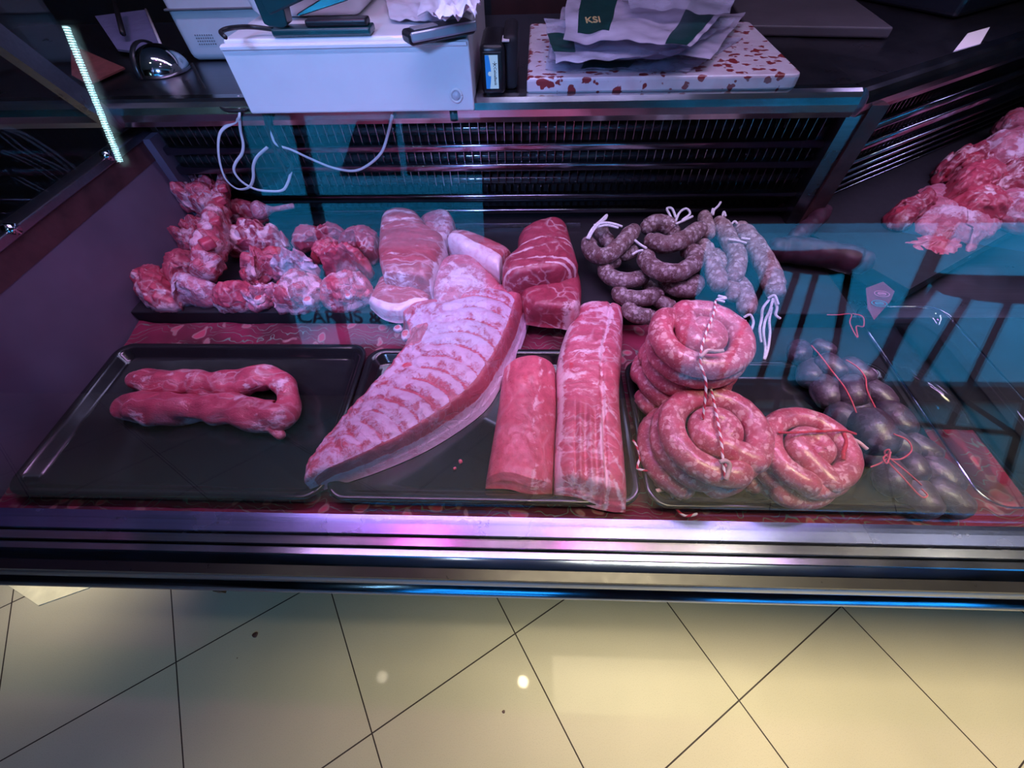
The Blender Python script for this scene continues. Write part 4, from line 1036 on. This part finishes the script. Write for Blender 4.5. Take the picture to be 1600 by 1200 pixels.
slab('pork_slab', X7([(130, 130), (110, 300), (115, 400), (140, 500)]), X7([(370, 150), (440, 240), (520, 290), (430, 545)]), (X7([(210, 112), (300, 118)]), X7([(220, 515), (320, 525)])), .060, .012, 'belly', cbel, 'large layered pork belly slab against the heap of bones', 63, group=gb)
slab('pork_slab', X7([(500, 395), (450, 500), (437, 600), (460, 685)]), X7([(700, 395), (780, 470), (850, 540), (900, 600)]), (X7([(590, 385)]), X7([(600, 660), (700, 620), (800, 615)])), .050, .0, 'fatcap',
     lambda u, v, q_: (max(0, min(1, .45+.7*fb(q_, 22, 3)-.5*sstep(.6, 1, v))), .5*sstep(.75, .95, v), 0), 'mottled rind side slab between the belly slabs and the rib rack', 64, group=gb)
slab('belly_strip', X7([(525, 285), (640, 370), (750, 430), (840, 480)]), X7([(560, 245), (660, 245), (780, 285), (915, 350)]), (None, X7([(860, 415)])), .050, .012, 'belly',
     lambda u, v, q_: (max(0, min(1, (.95 if v < .45 else .15)+.3*fb(q_, 30, 4))), 0, 0), 'narrow belly strip with thick white fat slanting behind the mottled slab', 65, group=gb)
slab('shoulder_piece', X7([(930, 520), (960, 610), (1000, 700)]), X7([(1310, 450), (1335, 560), (1325, 690)]), (None, X7([(1100, 715), (1200, 722), (1270, 730)])), .055, .0, 'meatdark',
     lambda u, v, q_: (max(0, min(1, .12+.45*fb(q_, 24, 4)+.6*sstep(.80, .9, u)*sstep(.55, .7, v))), .4*sstep(.3, .5, fb(q_, 26, 7)), 0), 'lower pork shoulder piece with a fatty corner', 66, group=gb)
def csh(u, v, q_):
    f = .10+.25*fb(q_, 20, 3)
    for a, b, w in ((.42, .10, .016), (.58, -.14, .016), (.76, .06, .018), (.88, -.05, .015)): f += .85*math.exp(-((u-a-b*(v-.5)-.04*fb(q_, 25, a))/w)**2)*(.4+.8*sstep(.1, .4, abs(fb(q_, 12, a*9))+.15))
    if u > .97: f += .12
    return (max(0, min(1, f)), .5*sstep(.3, .5, fb(q_, 26, 7)) if u < .35 else 0, .1)
def hsh(u, v, q_): return 0
slab('shoulder_piece', X7([(945, 260), (935, 350), (860, 410), (850, 480), (880, 525)]), X7([(1245, 180), (1280, 300), (1310, 390), (1310, 450), (1200, 500)]), (X7([(1050, 205), (1150, 178)]), X7([(1000, 520), (1100, 505)])), .070, .022, 'meatdark', csh, 'upper pork shoulder piece with white marbling seams', 67, group=gb)

# ================================================================ MEAT IN THE ADJOINING SECTION
def X9(pts): return [(1360+x*.2667, 160+y*.2667) for x, y in pts]
ga_ = 'joints heaped in the adjoining section'
for i, (pts, dz, h, mt, lb, kw) in enumerate([
 (X9([(750, 110), (790, 70), (850, 65), (920, 90), (950, 160), (860, 150), (790, 140)]), .03, .06, 'fatcap', 'pale knuckle at the far end of the adjoining heap', dict(blood=.6)),
 (X9([(640, 230), (800, 180), (960, 170), (1000, 330), (880, 350), (720, 300)]), .02, .07, 'fatcap', 'pale fatty shank high in the adjoining heap', dict(fatb=.6)),
 (X9([(410, 350), (500, 290), (600, 280), (720, 290), (740, 360), (640, 420), (520, 400), (430, 420)]), .0, .06, 'meatdark', 'dark ragged trimming closest to the corner slats', dict(blood=.5, facet=25)),
 (X9([(760, 360), (900, 370), (1000, 400), (1000, 540), (840, 520), (700, 480)]), .01, .06, 'meatdark', 'dark red trimming under the pale shank', dict(blood=.5, facet=25)),
 (X9([(490, 420), (600, 370), (740, 380), (790, 450), (680, 520), (560, 530), (480, 520)]), .01, .065, 'meat', 'smooth red joint in the middle of the adjoining heap', dict(fatb=.0)),
 (X9([(110, 640), (220, 560), (330, 520), (400, 590), (300, 640), (240, 700), (160, 690)]), .0, .045, 'meatdark', 'dark red lump under the black grille end', dict(fatb=.0, blood=.5)),
 (X9([(470, 520), (600, 520), (780, 560), (840, 650), (700, 660), (560, 640)]), .0, .055, 'meat', 'reddish joint lying on the large fatty cut', dict(blood=.6)),
 (X9([(690, 560), (800, 530), (1000, 540), (1000, 700), (840, 670)]), .0, .06, 'fatcap', 'pink fatty joint at the edge of the adjoining heap', dict(fatb=.4)),
 (X9([(290, 500), (400, 470), (500, 520), (560, 640), (800, 650), (830, 680), (600, 860), (560, 800), (380, 800), (260, 700)]), -.015, .042, 'fatcap', 'large flat cut with a white fat seam', dict(fatb=.35, fsc=12)),
 (X9([(100, 850), (180, 810), (400, 800), (580, 800), (605, 820), (540, 880), (420, 945), (260, 935), (150, 890)]), -.03, .035, 'loinb', 'flat pink steak in front of the adjoining heap', dict(fatb=.3, rim=.6, fsc=14)),
]):
    kw = dict(kw); kw.setdefault('amp', .007); kw['even'] = True
    chunk('meat_joint', pts, ZS+dz+.001, h, mt, lb, 'meat', ga_, seed=i*3.3+50, **kw)

# ================================================================ CLEAR ACRYLIC BIN
t = thing('acrylic_bin', 'clear acrylic bin with bright rounded edges at the end of the case', 'bin', (.74, .40, .872))
def rr_(x0, x1, y0, y1, r, z, n=8):
    return [Vector((cx_+r*math.cos(math.radians(a0+90*j/(n-1))), cy_+r*math.sin(math.radians(a0+90*j/(n-1))), z)) for cx_, cy_, a0 in ((x1-r, y1-r, 0), (x0+r, y1-r, 90), (x0+r, y0+r, 180), (x1-r, y0+r, 270)) for j in range(n)]
V = []; F = []
for z, ins in ((.872, .02), (.882, .008), (.893, .0), (.893, -.004), (.890, -.004), (.890, -.002)): V += rr_(.636+ins, .80-ins, .212+ins, .60-ins, .03, z)
m_ = 32
for k in range(5):
    for j in range(m_): F.append((k*m_+j, k*m_+(j+1) % m_, (k+1)*m_+(j+1) % m_, (k+1)*m_+j))
F.append(tuple(range(m_)))
mk('bin_walls', V, F, 'acrylic', t)
T = tube_geo(rr_(.632, .804, .208, .604, .032, .893)+[rr_(.632, .804, .208, .604, .032, .893)[0]], .0014, 8)
M['edge'] = m_glass('polished_acrylic_edge', (.55, .60, .85), .14, 2.5, .05); mk('bin_rim', T[0], T[1], 'edge', t)

# ================================================================ ON THE COUNTER
# cash drawer
D = thing('cash_drawer', 'white metal cash drawer with a round lock overhanging the counter', 'cash drawer', (-.30, .98, ZT))
dx0, dx1, dy0, dy1, dz0, dz1 = -.480, -.094, .785, 1.16, ZT+.002, 1.272
g = G(); g.box(dx0, dx1, dy0+.012, dy1, dz0, dz1, .004); g.out('drawer_case', 'whitebox', D)
fr = G(); fr.box(dx0-.002, dx1+.003, dy0, dy0+.012, dz0-.001, dz1-.004, .003); fo = fr.out('drawer_front', 'whitebox', D)
g = G(); g.box(dx0, dx1, dy0-.004, dy0+.006, dz1-.010, dz1-.005, .001); g.out('front_lip', 'whitebox', D)
c = at(713, 149, y=dy0)
T = tube_geo([c+Vector((.009*math.cos(a), -.0015, .009*math.sin(a))) for a in [2*math.pi*k/24 for k in range(25)]], .0022, 8); mk('lock_ring', T[0], T[1], 'white', D)
T = tube_geo([c+Vector((0, .001, 0)), c+Vector((0, -.002, 0))], .0065, 20); mk('lock_plug', T[0], T[1], 'offwhite', D)
T = tube_geo([Vector((-.13, .80, ZT-.001)), Vector((-.13, .80, ZT-.018))], .007, 12); mk('rubber_foot', T[0], T[1], 'black', D)
# stapler
S = thing('stapler', 'large dark green stapler standing open on the white cash drawer', 'stapler', (-.36, .82, dz1))
s0, s1 = at(428, 60, dz1), at(580, 58, dz1)
yb = s0.y-.002; x0, x1 = s0.x, s1.x
g = G(); g.box(x0, x1, yb, yb+.032, dz1+.001, dz1+.011, .003); g.out('base', 'green', S)
g = G(); g.box(x0+.055, x1-.004, yb+.004, yb+.028, dz1+.011, dz1+.020, .003); g.out('anvil', 'black', S)
def beam(a, b, w0, w1, y0, y1, name, mat, par):
    """bar in the x-z plane from a to b with heights w0,w1"""
    a = Vector((a[0], 0, a[1])); b = Vector((b[0], 0, b[1])); d = (b-a).normalized(); nn = Vector((-d.z, 0, d.x)); V = []
    for (p, w) in ((a-d*.004, w0*.5), (a, w0), (b, w1), (b+d*.006, w1*.4)):
        for yy in (y0, y1):
            for s in (-1, 1):
                q = p+nn*s*w/2; V.append((q.x, yy, q.z))
    F = []
    for k in range(3):
        i = k*4; j = i+4
        F += [(i, i+1, j+1, j), (i+2, j+2, j+3, i+3), (i, j, j+2, i+2), (i+1, i+3, j+3, j+1)]
    F += [(0, 2, 3, 1), (12, 13, 15, 14)]
    o = mk(name, V, F, mat, par, False); md = o.modifiers.new('b', 'BEVEL'); md.width = .002; md.segments = 2; return o
beam((x0+.010, dz1+.016), (x0+.012, dz1+.045), .036, .042, yb+.003, yb+.029, 'hinge_block', 'green', S)
beam((x0+.004, dz1+.046), (x1-.014, dz1+.080), .040, .032, yb+.002, yb+.030, 'top_arm', 'green', S)
beam((x0+.050, dz1+.026), (x1-.026, dz1+.048), .004, .016, yb+.007, yb+.025, 'staple_rail', 'chrome', S)
# scale / printer behind the stapler
P_ = thing('label_printer', 'rounded white label printer behind the stapler', 'printer', (-.36, .99, dz1))
g = G(); g.box(-.475, -.28, .90, 1.08, dz1+.001, dz1+.085, .022); g.out('printer_body', 'whitebox', P_, True)
g = G(); g.box(-.44, -.32, .893, .902, dz1+.03, dz1+.055, .002); g.out('paper_slot', 'grey', P_)
# phone
ph = thing('phone_handset', 'black and silver cordless phone handset lying on the cash drawer', 'phone', (-.18, .86, dz1))
a, b = at(634, 52, dz1+.015), at(738, 32, dz1+.015)
ang = math.atan2(b.y-a.y, b.x-a.x); cxp, cyp = (a.x+b.x)/2, (a.y+b.y)/2; L = (b-a).length/2
g = G(); g.box(cxp-L, cxp+L, cyp-.013, cyp+.022, dz1+.001, dz1+.017, .006, rz=ang, pivot=(cxp, cyp)); g.out('handset_body', 'black', ph)
g = G(); g.box(cxp-L+.002, cxp+L-.001, cyp-.017, cyp-.011, dz1+.006, dz1+.018, .0025, rz=ang, pivot=(cxp, cyp)); g.out('silver_rim', 'silver', ph, label='silver rim')
g = G(); g.box(cxp-L+.012, cxp-L+.05, cyp-.004, cyp+.014, dz1+.0165, dz1+.0185, .001, rz=ang, pivot=(cxp, cyp)); g.out('handset_screen', 'grey', ph)
# papers
def sheet(name, corners, amp, mat, label, seed, cat='paper', group=None, parent=None, th=.0006, n=26, thk=True):
    """thin crumpled sheet spanned over four points"""
    V = []; F = []
    c = [Vector(q) for q in corners]
    for s in (0, 1):
        for i in range(n):
            for j in range(n):
                u, v = i/(n-1), j/(n-1); q = c[0].lerp(c[1], u).lerp(c[3].lerp(c[2], u), v)
                q.z += amp*(noise.noise(Vector((u*3.1+seed, v*3.1, seed)))+.5*noise.noise(Vector((u*8+seed, v*8, seed*2))))+(th if s == 0 else 0)
                q.x += amp*.5*noise.noise(Vector((u*4, v*4+seed, 7)))
                V.append(q)
    for i in range(n-1):
        for j in range(n-1):
            a_ = i*n+j; F.append((a_, a_+n, a_+n+1, a_+1)); b_ = n*n+a_; F.append((b_, b_+1, b_+n+1, b_+n))
    o = mk(name, V, F, mat, parent, True)
    if not parent: tag(o, label, cat, group)
    return o
M['paper'] = plain('receipt_paper', (.66, .64, .74), .7, var=.06, vs=60)
for i, (p4, lb) in enumerate((([(610, 30), (690, 34), (720, 0), (600, -10)], 'flat white paper under the crumpled receipts on the drawer'),
                              ([(652, 26), (735, 22), (745, -20), (660, -20)], 'crumpled white receipt lying over the phone handset'),
                              ([(680, 22), (742, 26), (752, -6), (690, -10)], 'curled white receipt on top of the crumpled one'))):
    z = dz1+.006+.018*i
    sheet('receipt', [at(x, y, z) for x, y in p4], .006+.004*i, 'paper', lb, i*3+1, group='receipts on the cash drawer')
# payment terminal
K = thing('card_terminal', 'black card payment terminal with a small blue bank screen beside the cash drawer', 'card terminal', (-.055, .87, ZT))
kx0, kx1, ky = -.083, -.040, .855
g = G(); g.box(kx0, kx1, ky, ky+.115, ZT+.001, ZT+.073, .009); kb = g.out('terminal_body', 'black', K, True)
g = G(); g.box(kx1-.004, kx1+.022, ky+.02, ky+.14, ZT+.001, ZT+.080, .01); g.out('terminal_dock', 'blackmatt', K, True)
g = G(); g.box(kx0+.006, kx1-.006, ky-.003, ky+.001, ZT+.008, ZT+.064, .001); bz = g.out('screen_bezel', 'black', K)
M['scrblue'] = m_emit('screen_blue', (.02, .18, .80), .9); M['scrwhite'] = m_emit('screen_pale', (.35, .55, .95), .85)
sx0, sx1, sz0, sz1, sy = -.0735, -.0515, ZT+.012, ZT+.060, ky-.0034
mk('screen', [(sx0, sy, sz0), (sx1, sy, sz0), (sx1, sy, sz1), (sx0, sy, sz1), (sx0, sy+.001, sz0), (sx1, sy+.001, sz0), (sx1, sy+.001, sz1), (sx0, sy+.001, sz1)], [(0, 1, 2, 3), (7, 6, 5, 4), (0, 4, 5, 1), (2, 6, 7, 3)], 'scrwhite', bz, False, label='lit pale blue screen')
V = []; F = []
for k in range(13):
    z = sz0+(sz1-sz0)*k/12; V += [(sx0, sy-.0004, z), (sx0+.0065+.003*math.sin(math.pi*k/12), sy-.0004, z)]
for k in range(12): F.append((2*k, 2*k+1, 2*k+3, 2*k+2))
mk('screen_band', V, F, 'scrblue', bz, False)
textobj('bank_name', 'CaixaBank', .0062, (sx0+.0148, sy-.0008, sz1-.0165), (math.pi/2, math.pi/2, 0), 'navy', bz, .0001)
c = Vector((sx0+.0165, sy-.0008, sz1-.0125)); g = G()
for a in (90, 18, -54, 162, 234): g.bar(c, c+Vector((.0038*math.cos(math.radians(a)), 0, .0038*math.sin(math.radians(a)))), .0005, 6)
g.out('star_mark', 'navy', bz)
c = Vector((sx0+.0075, sy-.0006, (sz0+sz1)/2-.002)); V = [c+Vector((.0034*math.cos(2*math.pi*k/20), 0, .0034*math.sin(2*math.pi*k/20))) for k in range(20)]
mk('round_badge', V, [tuple(range(20))], 'scrwhite', bz, False)
g = G(); g.box(kx1-.004, kx1+.008, ky+.012, ky+.045, ZT+.0735, ZT+.0750); g.out('white_sticker', 'white', K)
# cutting board
b0, b1, b2, b3 = at(823, 147, ZT), at(1245, 141, ZT), at(1165, 55, ZT), at(828, 57, ZT)
V = []
P = [(b0, .004), (b1, .02), (b2, .012), (b3, .006)]
ring = []
for i, (p, r) in enumerate(P):
    a_ = P[i-1][0]; c_ = P[(i+1) % 4][0]
    d1 = (a_-p).normalized()*r; d2 = (c_-p).normalized()*r
    for k in range(6):
        t_ = k/5; ring.append((p+d1).lerp(p, t_).lerp(p.lerp(p+d2, t_), t_))
cen = sum(ring, Vector())/len(ring); n = len(ring); F = []
for z, s in ((.001, .992), (.004, 1), (.019, 1), (.022, .996), (.0235, .985)):
    for p in ring: q = cen+(p-cen)*s; V.append((q.x, q.y, ZT+z))
for k in range(4):
    for j in range(n): F.append((k*n+j, k*n+(j+1) % n, (k+1)*n+(j+1) % n, (k+1)*n+j))
F += [tuple(reversed(range(n))), tuple(range(4*n, 5*n))]
tag(mk('cutting_board', V, F, 'terrazzo', None, False), 'white cutting board with dark red flecks on the counter', 'cutting board')
# plastic bags on the board
zb_ = ZT+.026
bags = [([(852, 108), (1075, 112), (1160, 60), (862, 48)], 0, .006, 'film', 'lowest clear plastic bag in the pile on the flecked board', [((.02, .28), (.30, .95)), ((.25, .58), (.02, .22))]),
        ([(858, 92), (1110, 92), (1165, 20), (880, 10)], .018, .007, 'film2', 'milky plastic bag in the middle of the pile', []),
        ([(868, 100), (1060, 84), (1150, 30), (850, 30)], .030, .009, 'film', 'creased clear bag under the top bag', [((.00, .16), (.20, .60))]),
        ([(880, 62), (1080, 72), (1150, 0), (890, -40)], .046, .007, 'film2', 'top plastic bag of the pile with a dark green printed patch', [((.10, .36), (.10, .95)), ((.80, .97), (.0, .9))]),
        ([(985, 14), (1140, 22), (1170, -60), (960, -70)], .062, .009, 'film', 'loose clear bag draped at the back of the pile', [((.3, .5), (.3, .7))])]
for i, (p4, dz, am, mt, lb, pats) in enumerate(bags):
    c = [at(x, y, zb_+dz) for x, y in p4]
    o = sheet('plastic_bag', c, am, mt, lb, i*5+2, cat='plastic bag', group='plastic bags on the cutting board', n=40)
    ORGo = ORG[o]
    for (u0, u1), (v0, v1) in pats:
        n = 14; V = []; F = []; sd = i*5+2
        for a_ in range(n):
            for b_ in range(n):
                u = u0+(u1-u0)*a_/(n-1); v = v0+(v1-v0)*b_/(n-1); q = c[0].lerp(c[1], u).lerp(c[3].lerp(c[2], u), v)
                q.z += am*(noise.noise(Vector((u*3.1+sd, v*3.1, sd)))+.5*noise.noise(Vector((u*8+sd, v*8, sd*2))))+.0014
                q.x += am*.5*noise.noise(Vector((u*4, v*4+sd, 7))); V.append(q)
        for a_ in range(n-1):
            for b_ in range(n-1): k = a_*n+b_; F.append((k, k+n, k+n+1, k+1))
        mk('green_print', V, F, 'bagGreen', o, True, label='dark green printed patch')
    if i == 3:
        q = at(915, 36, zb_+dz+.016)
        textobj('gold_letters', 'KSI', .020, q, (math.radians(20), 0, math.radians(8)), 'gold', o, .0004)
# white printer at the end
P2 = thing('receipt_printer', 'big white boxy printer behind the chrome lid', 'printer', (-.80, 1.12, ZT))
g = G(); V = []
c4 = [at(308, 100, ZT+.005), at(408, 85, ZT+.005), at(430, -10, ZT+.005), at(285, -10, ZT+.005)]
g = G(); g.box(-.735, -.520, 1.075, 1.34, ZT+.001, ZT+.125, .014); g.out('printer_body', 'whitebox', P2, True)
g = G(); g.box(-.735, -.520, 1.070, 1.33, ZT+.085, ZT+.088, .001); g.out('lid_seam', 'grey', P2)
g = G()
for a_ in range(8):
    for b_ in range(4): g.box(-.700+a_*.005, -.698+a_*.005, 1.0735, 1.0755, ZT+.03+b_*.005, ZT+.032+b_*.005)
g.out('speaker_holes', 'grey', P2)
# poster behind
p = thing('notice_board', 'small framed blue and white picture leaning behind the printer', 'picture', at(205, 60, ZT))
q = [at(150, 28, ZT+.01), at(228, 18, ZT+.01), at(258, 90, ZT+.01), at(185, 80, ZT+.01)]
M['pblue'] = plain('blue_print', (.02, .12, .55), .4); M['pgrey'] = plain('pale_print', (.22, .24, .42), .4)
G().quad(q, .004).out('picture_backing', 'pgrey', p)
q2 = [q[0].lerp(q[3], .05)+Vector((0, 0, .002)), q[1].lerp(q[2], .05)+Vector((0, 0, .002)), q[1].lerp(q[2], .4)+Vector((0, 0, .002)), q[0].lerp(q[3], .28)+Vector((0, 0, .002))]
G().quad(q2, .001).out('blue_area', 'pblue', p)
T = tube_geo([at(262, 95, ZT+.02), at(228, 15, ZT+.02)], .003, 8); mk('picture_frame', T[0], T[1], 'white', p)
T = tube_geo([at(178, 0, ZT+.05), at(192, 52, ZT+.03)], .006, 8)
tag(mk('black_strap', T[0], T[1], 'blackcord'), 'black strap hanging across the blue picture', 'strap')
# chrome dome
Ch = thing('chrome_lid', 'shiny chrome domed lid with a black band on the counter', 'lid', at(255, 120, ZT))
c = at(258, 112, ZT); prof = [(.052*math.cos(a), .002+.052*math.sin(a)*.85) for a in [math.pi/2*k/12 for k in range(12)]]+[(.001, .0465)]
lathe('dome', prof, (c.x, c.y, ZT), 'chrome', Ch, 32)
T = tube_geo([Vector((c.x-.020, c.y-.053*math.cos(a), ZT+.003+.047*math.sin(a))) for a in [math.pi*k/20 for k in range(21)]], .006, 8, flat=.4); mk('black_band', T[0], T[1], 'black', Ch)
# brown sheet added for a reflection in the end glass, and taupe counter mat
G().quad([at(112, 75, 1.19), at(190, 108, 1.18), at(140, 132, 1.176), at(114, 118, 1.176)], .003)
tag(G().quad([at(112, 72, 1.185), at(196, 108, 1.178), at(140, 134, 1.176), at(114, 120, 1.176)], .003).out('reflection_sheet', 'terracotta'), 'terracotta coloured sheet standing in for a reflection in the end glass', 'sheet')
tag(G().box(.50, .80, 1.16, 1.45, ZT+.001, ZT+.02, .004, rz=math.radians(-8)).out('steel_tray', 'taupe'), 'dull grey tray on the counter behind the flecked board', 'tray')
# dark machines at the back
t = thing('slicing_machine', 'dark machine with a white tag at the back of the counter', 'machine', (1.05, 1.45, ZT))
G().box(.90, 1.50, 1.36, 1.75, ZT+.001, ZT+.16, .01, rz=math.radians(31), pivot=(1.1, 1.5)).out('machine_body', 'navy', t)
G().box(1.18, 1.36, 1.30, 1.42, ZT+.16, ZT+.40, .01, rz=math.radians(31), pivot=(1.1, 1.5)).out('machine_column', 'bluegrey', t)
q = [at(1490, 80, 1.30), at(1532, 68, 1.30), at(1547, 42, 1.30), at(1512, 52, 1.30)]
G().quad(q, .001).out('blank_tag', 'white', t)
struct(box('wall_counter', -.12, .12, 1.75, 1.80, .0, 2.8, 'darkwood'))
# cords
def cord(pts, r, mat, label, group=None, flat=1.0, n=12, y=.85):
    P = [at(x, yy, y=(c_[0] if c_ else y)) for x, yy, *c_ in pts]
    pp = cr(P, 14*len(P)); V, F, C = tube_geo(pp, r, 8, round_=False, flat=flat, up0=(0, 1, 0)); o = mk('cord', V, F, mat, None, True); tag(o, label, 'cord', group); return o
cord([(372, 150, .87), (374, 180, .84), (368, 190), (350, 200), (342, 215), (342, 245), (350, 275), (362, 290), (375, 296), (390, 292), (396, 278), (396, 260), (402, 245), (418, 230)], .0030, 'cord', 'flat white cord falling in the widest loop in front of the grille', 'white cords hanging from the cash drawer', .35)
cord([(374, 182, .84), (376, 205), (380, 225), (378, 240), (368, 255), (366, 268), (378, 284), (400, 296), (425, 299), (442, 297), (450, 285), (455, 268)], .0028, 'cord', 'white cord crossing inside the wide loop', 'white cords hanging from the cash drawer', .4)
cord([(418, 195), (424, 210), (432, 226), (455, 234), (485, 248), (520, 262), (552, 267), (575, 258), (596, 238), (606, 210), (613, 180, .80)], .0026, 'cord', 'white cord sagging in a long curve up to the drawer', 'white cords hanging from the cash drawer', .4)
cord([(412, 178, .82), (420, 205), (430, 235), (442, 258), (450, 270), (456, 258), (448, 245), (436, 225), (424, 200), (418, 180, .82)], .0034, 'blackcord', 'black cable bunched beside the white cords')
cord([(300, 100, .98), (318, 135, .93), (335, 155, .875), (352, 172, .845), (385, 172, .845)], .0030, 'blackcord', 'thin black cable running down beside the white printer')
P = [at(352, 58, dz1+.02), at(345, 50, dz1+.02), at(360, 44, dz1+.02), at(390, 42, dz1+.012), at(428, 46, dz1+.008)]
T = tube_geo(cr(P, 40), .003, 8); tag(mk('cord', T[0], T[1], 'blackcord'), 'black cable curving over the drawer corner to the stapler', 'cord')
# floor bits
q = [(-1.95, .30), (-1.575, .158), (-1.44, .214), (-1.30, .40), (-1.9, .6)]  # flat cream slab stands for a lit patch of floor; light in its colour
V = [(x, y, .004) for x, y in q]+[(x, y, 0.0005) for x, y in q]; M['cream'] = plain('lit_floor_cream', (.80, .74, .55), .35, vs=20)
o = mk('lit_floor_patch_1', V, [(0, 1, 2, 3, 4), (9, 8, 7, 6, 5)]+[(i, 5+i, 5+(i+1) % 5, (i+1) % 5) for i in range(5)], 'cream', None, False); o['kind'] = 'structure'
for px, py, s, lb in ((399, 992, .008, 'reddish brown scrap on the cream floor tiles'), (787, 1112, .004, 'tiny dark crumb on the cream floor tiles')):
    c = at(px, py, 0); pts = [(c.x+s*math.cos(a)*(1.3 if k_i % 2 else .9), c.y+s*math.sin(a), 0) for k_i, a in enumerate([k*math.pi/3 for k in range(6)])]
    o = chunk('floor_crumb', pts, .0005, .002, 'rustrail', n=24, K=5, amp=.0005, world=True); tag(o, lb, 'crumb')
